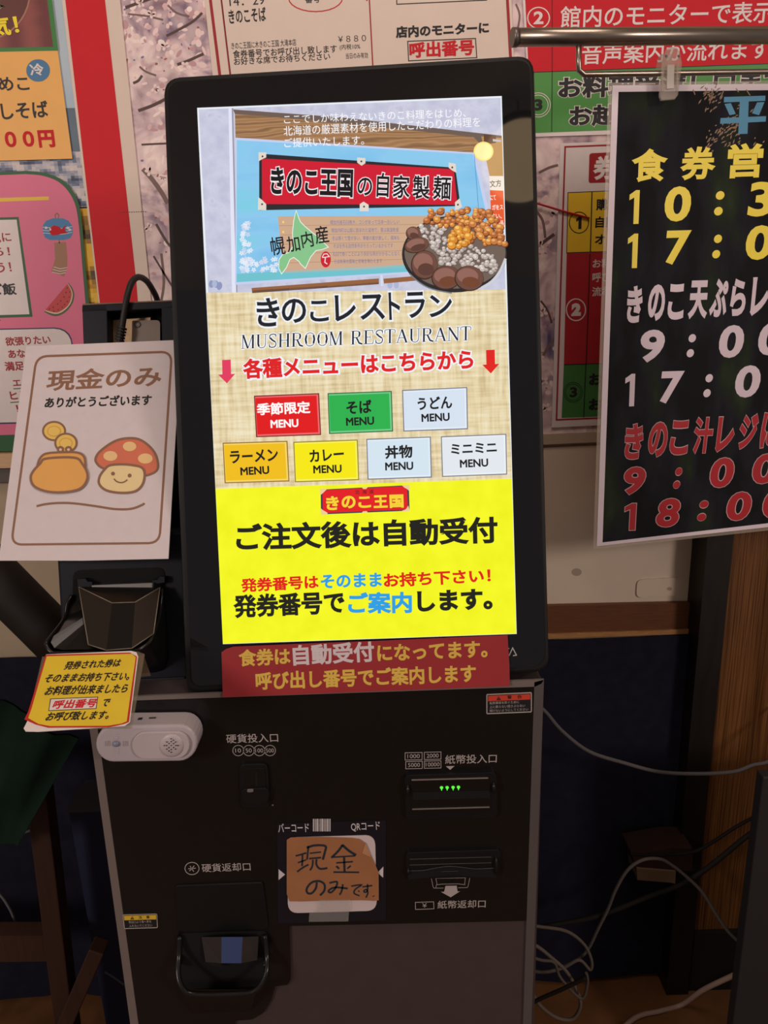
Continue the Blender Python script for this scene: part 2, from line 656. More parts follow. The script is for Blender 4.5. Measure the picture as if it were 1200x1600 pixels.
def draw_twigs(b):
    pal = [(236, 210, 204), (222, 186, 186), (248, 230, 222), (196, 156, 158), (240, 216, 214), (158, 96, 82), (128, 116, 156)]
    for k in range(230):
        t = random.random()
        x, y = (random.uniform(194, 322), random.uniform(-8, 112)) if t < .55 else (random.uniform(222, 264), random.uniform(110, 470)) if t < .8 else (random.uniform(838, 874), random.uniform(216, 664))
        c = pal[int(random.random() ** 1.4 * 7)]
        big = c not in pal[5:]
        b.ell(x, y, random.uniform(2.5, 8) if big else random.uniform(1, 3), random.uniform(2, 5) if big else random.uniform(.8, 2), M('printed_blossom_%d' % c[0], c, 0.5), EPS * 1 + k * 4e-7, rot=random.uniform(0, 3.1), k=9)
    tw = M('printed_twig', (86, 66, 62), 0.5)
    tw2 = M('printed_twig_pale', (122, 98, 92), 0.5)
    for pts, w, m_ in [([(196, 12), (215, 5), (240, -4)], 5, tw), ([(200, 22), (228, 25), (255, 31)], 3, tw2), ([(260, 56), (282, 45), (302, 33), (316, 20)], 4, tw), ([(277, 101), (296, 94), (318, 84)], 4.5, tw), ([(262, 8), (276, 20), (296, 26)], 3, tw2),
                       ([(216, 173), (238, 165), (258, 155), (275, 146)], 5, tw), ([(221, 226), (240, 225), (262, 224)], 3, tw), ([(223, 264), (236, 278), (252, 300), (262, 318)], 7, tw2), ([(218, 104), (228, 112), (244, 118)], 3, tw2),
                       ([(240, 400), (258, 430), (276, 458)], 3, tw), ([(252, 396), (256, 440), (252, 470)], 4, tw2), ([(244, 350), (262, 380), (276, 392)], 4, tw), ([(208, 130), (216, 126), (222, 118)], 4, tw),
                       ([(836, 390), (850, 378), (866, 366)], 5, tw), ([(838, 330), (848, 345), (852, 372)], 4, tw2), ([(842, 270), (858, 262), (872, 258)], 4, tw2), ([(846, 560), (858, 540), (868, 528)], 4, tw2), ([(845, 470), (856, 486), (862, 505)], 3, tw),
                       ([(806, 6), (812, 24), (808, 50)], 3, tw2)]:
        b.stroke(pts, w, m_, EPS * 2, smooth=4)
    for _ in range(16):
        x, y = random.choice([(random.uniform(198, 318), random.uniform(-5, 110)), (random.uniform(225, 262), random.uniform(110, 460)), (random.uniform(842, 870), random.uniform(222, 660))])
        cxx = M('printed_petal', (238, 216, 212), 0.5)
        for k in range(5):
            a = k * 1.2566 + random.random()
            b.ell(x + 4.5 * math.cos(a), y + 4.2 * math.sin(a), 3.6, 2.6, cxx, EPS * 3, rot=a, k=8)
        b.ell(x, y, 1.6, 1.4, M('printed_stamen', (206, 150, 140), 0.5), EPS * 6, k=8)


P, r = sheet('cherry_blossom_poster', WY - 0.003, [(150, -60), (990, -90), (985, 676), (232, 700)],
             'large cherry blossom photo poster covering the wall behind the other posters', 'poster', blossom, part='photo_print', draw=draw_twigs)

# --- coarse-pixel landscape picture behind the menus
pix = ramp_mat('coarse_pixel_sky', 'NOISE', [(0.36, (66, 74, 92)), (0.46, (112, 124, 148)), (0.54, (186, 184, 190)), (0.66, (214, 202, 196))], 0.5, 38, detail=3, snap=0.006, stretch=(1, 1.6, 1))
pix2 = ramp_mat('coarse_pixel_flowers', 'NOISE', [(0.36, (70, 60, 44)), (0.44, (150, 110, 40)), (0.54, (226, 176, 46)), (0.68, (232, 196, 80))], 0.5, 28, detail=3, snap=0.007)
sky = ramp_mat('printed_pale_sky', 'NOISE', [(0.3, (150, 180, 200)), (0.7, (196, 208, 214))], 0.5, 6)
lake = M('printed_far_shore', (92, 110, 124), 0.5, noise=0.15, nscale=20)
P, r = sheet('landscape_poster', WY - 0.0042, [(-330, -60), (140, -68), (196, 480), (-320, 500)],
             'coarse pixelated landscape picture with sky, lake and yellow flowers beside the red strip', 'poster', WHITE, part='paper_sheet')
b = MB(P)
b.poly([(-330, -60), (140, -68), (160, 168), (-330, 175)], sky, EPS * 2)
b.poly([(-330, 175), (160, 168), (168, 236), (-330, 245)], lake, EPS * 2)
b.poly([(-330, 245), (168, 236), (178, 324), (-330, 340)], pix, EPS * 2)
b.poly([(-330, 340), (178, 322), (194, 478), (-322, 490)], pix2, EPS * 2)
b.build('landscape_picture', r)

# --- tall red sheet with the plain margin
P, r = sheet('red_sheet', WY - 0.0054, [(88, -70), (180, -72), (236, 470), (238, 560), (165, 562)],
             'tall plain red sheet with a bare pinkish margin on its right, left of the machine', 'poster', CREAMP)
b = MB(P)
b.poly([(94, -70), (156, -72), (213, 440), (222, 560), (166, 561)], M('red_flat_print', (206, 40, 48), 0.6, spec=0.2), EPS * 2)
b.build('red_print', r)
b = MB(P)
for i in range(12):
    b.poly([(187 + i * 3.6, 331.4 - i * 0.12), (189 + i * 3.6, 331.3 - i * 0.12), (189 + i * 3.6, 332.3 - i * 0.12), (187 + i * 3.6, 332.4 - i * 0.12)], INK, EPS * 3)
b.build('perforation_line', r)

# --- noodle menu poster (bowl picture over price panel)
P, r = sheet('noodle_menu_poster', WY - 0.0072, [(-270, -110), (67, -116), (90, 78), (113, 248), (-265, 258)],
             'menu poster with a noodle bowl picture above an orange price panel ending in yen', 'poster', M('orange_menu_paper', (238, 180, 96), 0.5))
b = MB(P)
b.poly([(-270, -110), (67, -116), (91, 79), (-270, 86)], GREEN, EPS * 2)
b.poly([(-270, -103), (60, -108), (83, 73), (-270, 80)], ramp_mat('printed_red_tray', 'WAVE', [(0.0, (112, 62, 62)), (1.0, (146, 84, 78))], 0.5, 60, (0.1, 1, 1), 2, dist=1.0), EPS * 3)
b.ell(-26, -14, 74, 78, M('printed_bowl_rim', (168, 120, 104), 0.5), EPS * 4, k=40)
b.ell(-26, -14, 71.5, 75, M('printed_bowl_inside', (100, 54, 48), 0.5), EPS * 5, k=40)
for i in range(16):
    x, y = random.uniform(-40, 9), random.uniform(-30, 14)
    b.stroke([(x, y), (x + random.uniform(3, 9), y + random.uniform(-7, 7)), (x + random.uniform(-3, 9), y + random.uniform(3, 9))], 2.4,
             M('printed_noodle', (142, 134, 104), 0.5) if i % 2 else M('printed_noodle_dark', (92, 88, 66), 0.5), EPS * (6 + i % 3), smooth=4)
b.text('気！', (-16, 59), (31.5, 53.5), 31, YEL, EPS * 9, 0.03)
b.build('dish_picture', r)
b = MB(P)
b.text('なめこ', (-27, 143), (46.5, 141), 22, INK, EPS * 3, 0.02)
b.text('おろしそば', (-52, 190), (77, 183), 26, INK, EPS * 3, 0.02)
b.text('９００円', (-18, 233), (87, 230), 27, RED, EPS * 3, 0.045)
b.build('printed_lettering', r)
b = MB(P)
b.ell(59.5, 110, 18.5, 17.5, M('printed_blue_disc', (70, 122, 160), 0.5), EPS * 3, k=32)
b.text('冷', (48, 119), (70, 117.5), 19, WHITE, EPS * 5, 0.028)
b.build('cold_badge', r)

# --- pink summer menu
PINK = M('pink_menu_print', (220, 112, 142), 0.5, noise=0.03, nscale=20)
P = wall_plane(WY - 0.0084, 0, 708)
r = root('summer_menu_poster', P, 'pink summer menu poster with wind chime, watermelon slice and green border', 'poster')
b = MB(P)
b.poly([(-300, 280)] + spline([(40, 267), (70, 270), (98, 282), (118, 306), (127, 340), (134, 420)], 5) + [(142, 500), (150, 700), (-300, 716)], DGREEN, 0.0, 0.0008)
b.poly([(-300, 286)] + spline([(40, 272), (68, 275), (94, 286), (113, 309), (122, 342), (129, 420)], 5) + [(136, 500), (142, 676), (-300, 688)], PINK, EPS * 2)
b.poly([(-300, 318), (76, 307), (76.5, 312.5), (-300, 326)], GOLD, EPS * 3)
b.build('paper_sheet', r)
b = MB(P)
b.poly([(-200, 345), (29, 339), (51, 495), (-200, 503)], DGREEN, EPS * 3)
b.poly([(-200, 349), (26, 343), (46, 491), (-200, 498)], WHITE, EPS * 4)
b.text('夏気に', (-32, 380.5), (18.5, 378), 16, DRED, EPS * 5, 0.02)
b.text('作ろ！', (-34, 402), (16.5, 400), 15, DRED, EPS * 5, 0.02)
b.text('もう！', (-26, 428), (19, 425), 16, DRED, EPS * 5, 0.02)
b.text('なご飯', (-36, 463), (27, 461), 19, INK, EPS * 5, 0.035)
b.text('す', (-14, 510), (2.5, 508), 10, INK, EPS * 5, 0.02)
b.build('speech_panel', r)
b = MB(P)
b.rr([(-200, 518), (113, 511), (118, 660), (-196, 667)], 28, M('navy_ink', (52, 54, 92), 0.5), EPS * 3)
b.rr([(-199, 520), (111, 513), (116, 658), (-195, 664)], 27, WHITE, EPS * 4)
b.text('欲張りたい', (9.5, 541), (80, 537.5), 14, DRED, EPS * 5, 0.03)
b.text('あなたの', (14, 560), (68, 557), 13, DRED, EPS * 5, 0.03)
b.text('満足す', (8.5, 580), (54, 578), 14.5, DRED, EPS * 5, 0.03)
b.text('エビ', (21, 604), (48, 602.5), 12, DRED, EPS * 5, 0.03)
b.text('ヒレ', (17, 625), (46, 623), 13, DRED, EPS * 5, 0.03)
b.text('！', (27, 644), (30.5, 643.5), 11, DRED, EPS * 5, 0.03)
b.stroke([(21, 607.5), (50, 606)], 1.4, DGREEN, EPS * 5)
b.stroke([(16, 629), (50, 626.5)], 1.4, DGREEN, EPS * 5)
b.build('rounded_text_panel', r)
b = MB(P)
b.stroke([(87, 341), (86, 336), (89, 333), (92, 336), (91, 341)], 1.6, BROWN, EPS * 3)
b.poly([(67, 352), (72, 345), (82, 341), (98, 341), (107, 345), (113, 353), (114, 364), (110, 372), (100, 375), (78, 375), (70, 371), (67, 363)], BLUE, EPS * 3)
for dy in (0, 5, 9):
    b.stroke([(67, 355 + dy), (80, 356 + dy), (96, 357 + dy), (113, 354 + dy)], 0.9, WHITE, EPS * 4, smooth=3)
b.poly([(76, 358), (84, 352), (92, 354), (96, 358), (103, 351), (101, 359), (106, 364), (97, 365), (90, 367), (82, 368), (78, 364)], RED, EPS * 5)
b.ell(78.5, 358.5, 1.6, 2, WHITE, EPS * 6, k=10)
for fx, fy in ((72, 356), (106, 356), (109, 359)):
    b.ell(fx, fy, 2.4, 2.2, WHITE, EPS * 5, k=7)
b.stroke([(92, 375), (93, 380)], 1.8, BROWN, EPS * 3)
b.poly([(84.5, 379), (103, 378), (105, 400), (105, 417), (100, 432), (80, 425), (86, 405)], M('printed_tan', (160, 116, 86), 0.5), EPS * 3)
for dy in (0, 4, 8):
    b.stroke([(84 - dy * .4, 417 + dy), (94, 420 + dy), (105 - dy * .3, 418 + dy)], 1.0, WHITE, EPS * 4)
b.build('wind_chime_picture', r)
b = MB(P)
arc = [(107, 442), (113, 450), (116, 460), (114, 472), (108, 482), (99, 490), (88, 494), (78, 492), (69, 487)]
b.poly(spline(arc, 4), M('printed_rind', (74, 96, 62), 0.5), EPS * 3)
b.poly(spline([(106, 443), (111, 451), (113.5, 460), (111.5, 471), (106, 480), (97, 487.5), (88, 490.5), (79, 489), (70, 485.5)], 4), M('printed_pale_rind', (226, 206, 170), 0.5), EPS * 4)
b.poly(spline([(105.5, 443.5), (110, 452), (112, 460), (110, 470), (105, 478.5), (96, 485.5), (88, 488.5), (79, 487), (70.5, 484.5)], 4), M('printed_melon', (196, 62, 66), 0.5), EPS * 5)
for x, y in [(105, 450), (109, 456), (103, 457), (108, 464), (100, 464), (105, 471), (95, 470), (101, 476), (90, 475), (97, 480), (83, 480), (91, 484), (77, 483), (84, 486)]:
    b.ell(x, y, 0.8, 1.3, INK, EPS * 6, rot=0.5, k=8)
b.build('watermelon_picture', r)
# ledge strip under the pink poster
P = wall_plane(WY - 0.02, 0, 733)
b = MB(P)
b.poly([(-300, 716), (60, 708), (64, 730), (-300, 740)], M('pale_ledge_wood', (206, 170, 130), 0.5, noise=0.08, nscale=10, grain=(2, 20, 1)), 0.0, 0.02)
b.poly([(-300, 740), (64, 731), (66, 752), (-300, 762)], M('ledge_shadow_grey', (92, 84, 78), 0.6), -0.006, 0.012)  # shadow under the ledge, put in as a grey strip
tag(b.build('trim_3'), None, kind='structure')

# --- receipt explanation poster above the machine
def draw_rules(b):
    for a, c, w in (((320, -70), (350, 170), 4.5), ((337.5, -70), (366, 170), 2.6), ((573.5, -70), (586, 170), 2.0), ((788.5, -80), (802, 170), 4.5)):
        b.stroke([a, c], w, DRED, EPS * 2)
    b.stroke([(338.8, -60), (367.3, 170)], 0.8, INK, EPS * 3)


P, r = sheet('ticket_guide_poster', WY - 0.0046, [(312, -70), (796, -86), (806, 170), (340, 190)],
             'cream poster above the machine showing an enlarged meal ticket and the call number note', 'poster', CREAMP, draw=draw_rules)
b = MB(P)
b.text('14：29', (359, 9.5), (413.5, 6.5), 14, INK, EPS * 3, 0.0)
b.text('きのこそば', (358.5, 37), (416.5, 32.5), 22, INK, EPS * 3, 0.018)
b.text('きのこ王国に木きのこ王国 大滝本店', (362, 77), (463, 71), 10.5, INK, EPS * 3, 0.0)
b.text('食券番号でお呼び出し致します', (364.5, 91), (526.5, 82), 12.5, INK, EPS * 3, 0.008)
b.text('お好きな席でお待ちください', (366, 102), (516, 93.5), 11.5, INK, EPS * 3, 0.008)
b.text('￥８８０', (528.5, 66), (572, 64), 9.5, INK, EPS * 3, 0.0)
b.text('(内税10%', (531, 79), (563, 77.5), 9.5, INK, EPS * 3, 0.0)
b.text('当日のみ有効', (540.5, 92), (575, 90.5), 9, INK, EPS * 3, 0.0)
b.text('番号', (477, 5), (500, 4), 11, INK, EPS * 3, 0.01)
b.stroke([(493 + 42 * math.cos(a * 0.2618), -3 + 21 * math.sin(a * 0.2618)) for a in range(24)], 1.6, RED, EPS * 3, closed=True)
b.poly([(569, -3), (576, -3), (573.5, 2)], RED, EPS * 3)
b.build('ticket_print', r)
b = MB(P)
b.text('店内のモニターに', (618.5, 60), (764, 52.5), 19, INK, EPS * 3, 0.045)
b.text('呼出番号', (640, 91), (741, 86), 25, RED, EPS * 3, 0.036)
b.stroke([(637, 64.5), (743, 60), (745, 90), (638.5, 95)], 1.4, INK, EPS * 3, closed=True)
b.text('呼出番号', (622, 0), (758, -6), 30, RED, EPS * 3, 0.036)
b.stroke([(619, -40), (758, -46), (760.5, 0), (620, 6.5)], 1.4, INK, EPS * 3, closed=True)
b.build('call_number_print', r)

# --- large red and green steps poster
P, r = sheet('pickup_steps_poster', WY - 0.0058, [(812, -80), (1420, -100), (1420, 196), (830, 214)],
             'large red and green poster of pickup steps two and three behind the metal rod', 'poster', WHITE)
b = MB(P)
b.poly([(817, -80), (1410, -100), (1410, 92), (826, 114)], RED, EPS * 2)
b.stroke([(862.5, -80), (862.8, 112)], 1.2, INK, EPS * 4)
b.stroke([(828, 113), (1410, 92)], 1.2, INK, EPS * 4)
b.stroke([(841.5 + 17 * math.cos(a * 0.2618), 28 + 16.5 * math.sin(a * 0.2618)) for a in range(24)], 1.8, WHITE, EPS * 4, closed=True)
b.text('2', (833.5, 38), (849, 37.5), 20, WHITE, EPS * 4, 0.03)
b.text('館内のモニターで表示され', (875, 44), (1275, 34), 34, WHITE, EPS * 4, 0.012)
b.text('音声案内が流れます。', (909, 101.5), (1214, 92), 33, WHITE, EPS * 4, 0.012)
b.text('お呼び', (915, 0), (1040, -4), 30, WHITE, EPS * 4, 0.012)
b.build('red_step_panel', r)
b = MB(P)
b.poly([(826, 114), (1410, 92), (1410, 186), (831, 208)], M('step_green', (78, 146, 70), 0.5), EPS * 2)
b.stroke([(862.8, 112), (862, 206)], 1.2, INK, EPS * 4)
for rr_ in (19, 15.5):
    b.stroke([(841 + rr_ * math.cos(a * 0.2618), 164 + rr_ * math.sin(a * 0.2618)) for a in range(24)], 1.1, WHITE, EPS * 4, closed=True)
b.text('3', (834, 173), (847.5, 172.5), 18, INK, EPS * 4, 0.05)
b.text('お料理受渡し口まで', (872, 155), (1230, 143), 35, INK, EPS * 5, 0.04, halo=WHITE, halo_w=0.035)
b.text('お越し下さい。', (889, 199), (1130, 191), 34, INK, EPS * 5, 0.04, halo=WHITE, halo_w=0.035)
b.build('green_step_panel', r)

# --- smaller steps poster, half hidden by the hanging notice
P, r = sheet('ticket_steps_poster', WY - 0.0070, [(875.5, 224), (1130, 214), (1120, 656), (862, 668)],
             'red bordered steps poster with yellow, red and green rows half hidden by the hanging notice', 'poster', WHITE)
b = MB(P)
b.stroke([(883, 229.5), (1122, 220), (1113, 646), (869.5, 656)], 2.6, DRED, EPS * 2, closed=True)
b.rr([(921, 239.5), (1090, 232), (1089, 280), (919.5, 286)], 4, DRED, EPS * 3)
b.text('券売機', (926, 282), (1040, 277), 38, WHITE, EPS * 5, 0.036)
b.build('title_print', r)
b = MB(P)
b.poly([(887.5, 301), (1105, 292), (1103, 388), (885.5, 395)], M('step_yellow', (236, 198, 46), 0.5), EPS * 3)
b.stroke([(887.5, 301), (1105, 292), (1103, 388), (885.5, 395)], 1.2, INK, EPS * 4, closed=True)
b.stroke([(925, 299.5), (922.5, 394)], 1.8, INK, EPS * 4)
b.stroke([(904.6 + 15 * math.cos(a * 0.2618), 347.8 + 16.5 * math.sin(a * 0.2618)) for a in range(24)], 1.4, INK, EPS * 5, closed=True)
b.poly([(903.5, 358), (908.5, 357.8), (909, 338), (905.5, 338), (900, 342.5), (900.5, 346.5), (904, 344.5)], INK, EPS * 5)
b.text('購入する', (931, 329), (1000, 326), 18, INK, EPS * 5, 0.03)
b.text('自動的に', (930, 356.5), (1000, 354), 18, INK, EPS * 5, 0.03)
b.text('オーダー', (929, 382.5), (1000, 380), 17, INK, EPS * 5, 0.03)
b.build('yellow_step_row', r)
b = MB(P)
b.poly([(885.5, 396), (1103, 389), (1098, 563), (881, 570)], M('step_red', (176, 34, 44), 0.5), EPS * 3)
b.stroke([(922, 396), (916, 569)], 1.6, INK, EPS * 4)
b.stroke([(900 + 15 * math.cos(a * 0.2618), 484 + 17 * math.sin(a * 0.2618)) for a in range(24)], 1.8, WHITE, EPS * 5, closed=True)
b.text('2', (892.5, 494), (907.5, 493.5), 20, WHITE, EPS * 5, 0.08)
b.text('お料理', (926, 419), (968, 417), 14, WHITE, EPS * 5, 0.02)
b.text('呼び出', (925.5, 441), (968, 439), 15, WHITE, EPS * 5, 0.02)
b.text('流れま', (925, 463.5), (968, 461), 15, WHITE, EPS * 5, 0.02)
b.build('red_step_row', r)
b = MB(P)
b.poly([(881, 570), (1098, 563), (1096, 645), (877.5, 653)], M('step_green_dark', (64, 124, 60), 0.5), EPS * 3)
b.stroke([(881, 570), (1098, 563)], 1.4, INK, EPS * 4)
b.stroke([(915.5, 569), (912, 652)], 1.6, INK, EPS * 4)
for rr_ in (14.5, 12):
    b.stroke([(895.7 + rr_ * math.cos(a * 0.2618), 613 + rr_ * 1.08 * math.sin(a * 0.2618)) for a in range(24)], 0.9, INK, EPS * 5, closed=True)
b.text('3', (890, 621), (901.5, 620.5), 16, INK, EPS * 5, 0.04)
b.text('お料理', (920, 603), (985, 600), 20, INK, EPS * 5, 0.045)
b.text('お越し', (919.5, 642.5), (985, 640), 20, INK, EPS * 5, 0.045)
b.build('green_step_row', r)
# pale strip under the posters
P = wall_plane(WY - 0.0022, 900, 700)
b = MB(P)
b.poly([(780, 682), (1084, 668), (1084, 684), (780, 698)], M('paper_strip', (186, 168, 146), 0.6), 0.006, 0.006)
tag(b.build('trim_4'), None, kind='structure')
# sheet of plain board on the wall below, with a dented corner
P = wall_plane(WY - 0.0015, 960, 950)
b = MB(P)
b.poly([(760, 704), (1087, 688), (1078, 943), (760, 962)], M('pale_wall_board', (222, 204, 182), 0.6, noise=0.05, nscale=12), 0.001, 0.001)
b.ell(901, 894, 8, 6, M('stain_brown', (176, 158, 138), 0.6), EPS * 10, k=14)
b.rr([(996, 906), (1064, 902), (1062, 930), (994, 934)], 8, M('raised_board', (224, 206, 184), 0.6), 0.004, 0.004)
b.ell(1046, 920, 4, 3, M('stain_brown', (176, 158, 138), 0.6), 0.0042, k=10)
tag(b.build('trim_5'), None, kind='structure')
# red stick lying across the wall between the machine and the steps poster
P = wall_plane(WY - 0.010, 905, 345)
b = MB(P)
b.tube([(800, 306, 0), (838, 317.5, 0), (880, 330, 0), (921, 341, 0)], 0.0016, M('red_cord', (190, 36, 48), 0.5))
tag(b.build('red_string'), 'thin red string stretched from the machine edge across to the circled one', 'string')

# ================================================================== THE TICKET MACHINE
def ray(px, py):
    return cam_to_world(Vector(((px - 600.0) / F, (py - 800.0) / F, 1.0)))


TILT = math.radians(12.36)
_o = CAM + ray(577, 1004) * 0.811                    # middle of the screen's lower edge
DP = Plane(_o, (1, 0, 0), (0, math.sin(TILT), math.cos(TILT)))     # tilted display face
YC = DP.world(571, 1090).y + 0.006
KP = wall_plane(YC, 500, 1080)                       # upright cabinet face
KB = KP.world(500, 1080)
km = root('ticket_vending_machine', Vector((KB.x, YC, 0.0)),
          'black floor-standing meal ticket machine with a lit portrait touch screen', 'ticket machine')
BLK = M('black_gloss_panel', (22, 21, 20), 0.22, spec=0.35)
BLKM = M('black_matte_plastic', (19, 19, 19), 0.42, spec=0.3, noise=0.05)
NAVYB = M('dark_navy_housing', (20, 22, 30), 0.45, spec=0.18, noise=0.04)
GREYM = M('warm_grey_cabinet_paint', (66, 56, 56), 0.45, noise=0.04)
TRIM = M('grey_metal_edge', (128, 118, 112), 0.35, metal=0.3)
GLASS = M('black_display_glass', (18, 19, 22), 0.03, spec=0.5)

# cabinet: grey body, lighter edge strips
b = MB(KP)
L0, R0 = KP.at(147, 1093), KP.at(846, 1066)
lx = KP.at(136, 1100).x
rx = KP.at(843, 1330).x
zt = KP.at(500, 1079).y
zf = -KP.O.z
b.lpoly([(lx, zf, 0), (rx, zf, 0), (rx, zt, 0), (lx, zt, 0)], GREYM, 0.40)
b.build('cabinet_body', km, 0.003)
b = MB(KP)
b.poly([(134, 1096), (146, 1092), (222, 1640), (209, 1640)], TRIM, 0.003, 0.003)
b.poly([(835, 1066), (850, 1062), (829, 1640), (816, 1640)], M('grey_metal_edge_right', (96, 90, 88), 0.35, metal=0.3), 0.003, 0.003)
b.poly([(140, 1091), (850, 1062), (846, 1068), (836, 1073), (142, 1097)], TRIM, 0.003, 0.003)
b.build('edge_trim', km)

# black front plate with its stepped lower edge
b = MB(KP)
pl = [(147, 1098), (834, 1074), (822, 1439), (452, 1447), (454, 1530), (449, 1539), (430, 1541), (424, 1562), (412, 1582), (394, 1593), (367, 1595), (366, 1640), (222, 1640)]
b.poly(pl, BLK, 0.0035, 0.003)
b.build('front_panel', km)

# printing on the plate
G = 0.0038
b = MB(KP)
b.text('硬貨投入口', (354, 1161.5), (435, 1159.5), 14, GREYT, G, 0.006)
for x, t, w in ((372.3, '10', 9), (388.8, '50', 9.5), (405.3, '100', 12), (421.9, '500', 12.5)):
    b.stroke([(x + 8.6 * math.cos(a * 0.2618), 1172.7 + 8.2 * math.sin(a * 0.2618)) for a in range(24)], 0.9, GREYT, G, closed=True)
    b.text(t, (x - w / 2, 1176), (x + w / 2, 1175.7), 6.3, GREYT, G, 0.0)
b.text('硬貨返却口', (316, 1363), (392, 1360.5), 13, GREYT, G, 0.006)
b.stroke([(300 + 11 * math.cos(a * 0.2618), 1357 + 9.6 * math.sin(a * 0.2618)) for a in range(24)], 1.1, GREYT, G, closed=True)
for q in ([(294, 1357.5), (306, 1356.5)], [(297, 1353), (300, 1358), (303, 1362)], [(303.5, 1352.5), (300, 1357), (296, 1361)]):
    b.stroke(q, 1.1, GREYT, G)
b.text('紙幣投入口', (695.5, 1194), (776, 1192), 14, GREYT, G, 0.006)
for (x0, y0, x1, y1, t) in ((633, 1176.3, 659.5, 1187.6, '1000'), (663, 1175.5, 689, 1186.8, '2000'), (634, 1190, 659.8, 1201.3, '5000'), (663, 1189.3, 689, 1200.5, '10000')):
    b.stroke([(x0, y0), (x1, y0 - 0.6), (x1, y1 - 0.6), (x0, y1)], 0.9, GREYT, G, closed=True)
    iw = 3.6 if len(t) == 4 else 2.2
    b.text(t, (x0 + iw, y1 - 2.7), (x1 - iw, y1 - 3.2), 6.2, GREYT, G, 0.0)
b.poly([(696.7, 1197.2), (710.3, 1196.8), (703.3, 1203)], GREYT, G)
b.text('紙幣返却口', (683.7, 1420), (758.7, 1418.3), 12.5, GREYT, G, 0.006)
b.stroke([(649, 1410), (677.5, 1409), (678, 1420), (649.3, 1421)], 0.9, GREYT, G, closed=True)
b.text('¥', (660, 1418), (667, 1417.7), 6.5, GREYT, G, 0.0)
b.poly([(696, 1384.2), (713.6, 1383.8), (715, 1393), (719, 1392.5), (704.2, 1402), (689, 1393.6), (694, 1393.3)], GREYT, G)
for q in ([(674, 1372.5), (676.5, 1385), (678, 1387.8), (693, 1387.6)], [(681, 1372.5), (728, 1371.5)], [(681, 1372.5), (683, 1382.5)], [(683, 1382.5), (690, 1381.5), (716, 1381), (727, 1382.5)],
          [(727, 1371.5), (726, 1382.5)], [(734, 1372), (731.5, 1384.5), (730, 1386.8), (716, 1387.2)], [(681, 1387.5), (682, 1382)]):
    b.stroke(q, 0.7, GREYT, G)
b.build('panel_lettering', km)

# coin slot
b = MB(KP)
b.rr([(374, 1195), (418, 1193.5), (422, 1262), (376, 1263)], 9, BLKM, 0.0075, 0.004)
b.rr([(381, 1201), (414, 1200), (415, 1232), (382, 1233)], 4, BLK, 0.0085, 0.001)
b.poly([(399, 1206), (402, 1206), (402.5, 1228), (399.5, 1228)], M('slot_void', (4, 4, 4), 0.9), 0.0087)
b.build('coin_slot', km, 0.0012)
b = MB(KP)
b.rr([(376, 1233), (421, 1231.5), (419, 1256), (379, 1258)], 9, BLKM, 0.011, 0.004)
b.rr([(386, 1233.5), (396, 1233), (396, 1238), (386, 1238.5)], 2, TRIM, 0.0118, 0.001)
b.ell(426, 1258, 1.6, 1.2, TRIM, 0.0045, k=10)
b.build('coin_release_lever', km, 0.0015)

# bill slot with four green lights
b = MB(KP)
q = [(632, 1212), (776, 1207), (777, 1278), (634, 1281)]
b.rr(q, 9, BLKM, 0.010, 0.007)
b.rr([(641, 1217), (766, 1213), (768, 1267), (643, 1270)], 4, BLK, 0.0105, 0.0005)
b.poly([(645, 1238), (765, 1235), (766, 1247), (646, 1250)], M('slot_void', (4, 4, 4), 0.9), 0.0108)
b.poly([(643, 1218.6), (763, 1215.4), (763, 1217), (643, 1220.2)], TRIM, 0.0125, 0.0015)
b.poly([(644, 1264.4), (765, 1261), (765, 1262.4), (644, 1265.8)], TRIM, 0.0125, 0.0015)
b.dome(637, 1234, 0.0102, 4, 9, 0.006, BLK)
b.dome(771, 1230, 0.0102, 4, 9, 0.006, BLK)
bs = b.build('bill_slot', km, 0.0015)
led, nt_, lb = new_mat('green_light')
lb.inputs['Base Color'].default_value = (0.02, 0.3, 0.02, 1)
lb.inputs['Emission Color'].default_value = (0.10, 0.75, 0.05, 1)
lb.inputs['Emission Strength'].default_value = 1.2
for x, y in ((690, 1231), (698.7, 1230.8), (708, 1230.5), (716.4, 1230.2)):
    b = MB(KP)
    b.ell(x, y, 2.6, 1.9, led, 0.0115, 0.0008, k=12)
    b.poly([(x - 1.6, y + 0.6), (x + 1.6, y + 0.6), (x + 0.3, y + 4.6), (x - 0.3, y + 4.6)], led, 0.0115, 0.0005)
    o = b.build('green_light', bs)
    o['label'] = 'small green light glowing in the bill slot'

# bill return slot
b = MB(KP)
b.rr([(634, 1333), (782, 1328), (781, 1370), (636, 1374)], 7, BLKM, 0.008, 0.005)
for y in (1341, 1350):
    b.poly([(640, y + 1.6), (768, y - 2), (768, y - 1.2), (640, y + 2.4)], M('slot_edge', (70, 64, 60), 0.3), 0.0087, 0.0007)
lip = [(636, 1361), (660, 1360.5), (676, 1357.5), (700, 1354), (722, 1355.5), (744, 1358), (775, 1356.5)]
b.poly(lip + [(776, 1372), (740, 1370), (705, 1367), (676, 1370), (638, 1375)], M('slot_void', (5, 5, 5), 0.5), 0.0088)
b.stroke(lip, 1.0, M('slot_edge', (70, 64, 60), 0.3), 0.0095, smooth=3, thick=0.0007)
b.stroke([(690, 1362), (716, 1361)], 0.9, M('slot_edge', (70, 64, 60), 0.3), 0.0095)
b.dome(638, 1361, 0.0082, 3, 5, 0.004, BLKM)
b.dome(775, 1352, 0.0082, 4, 14, 0.006, BLKM)
b.build('bill_return_slot', km, 0.001)

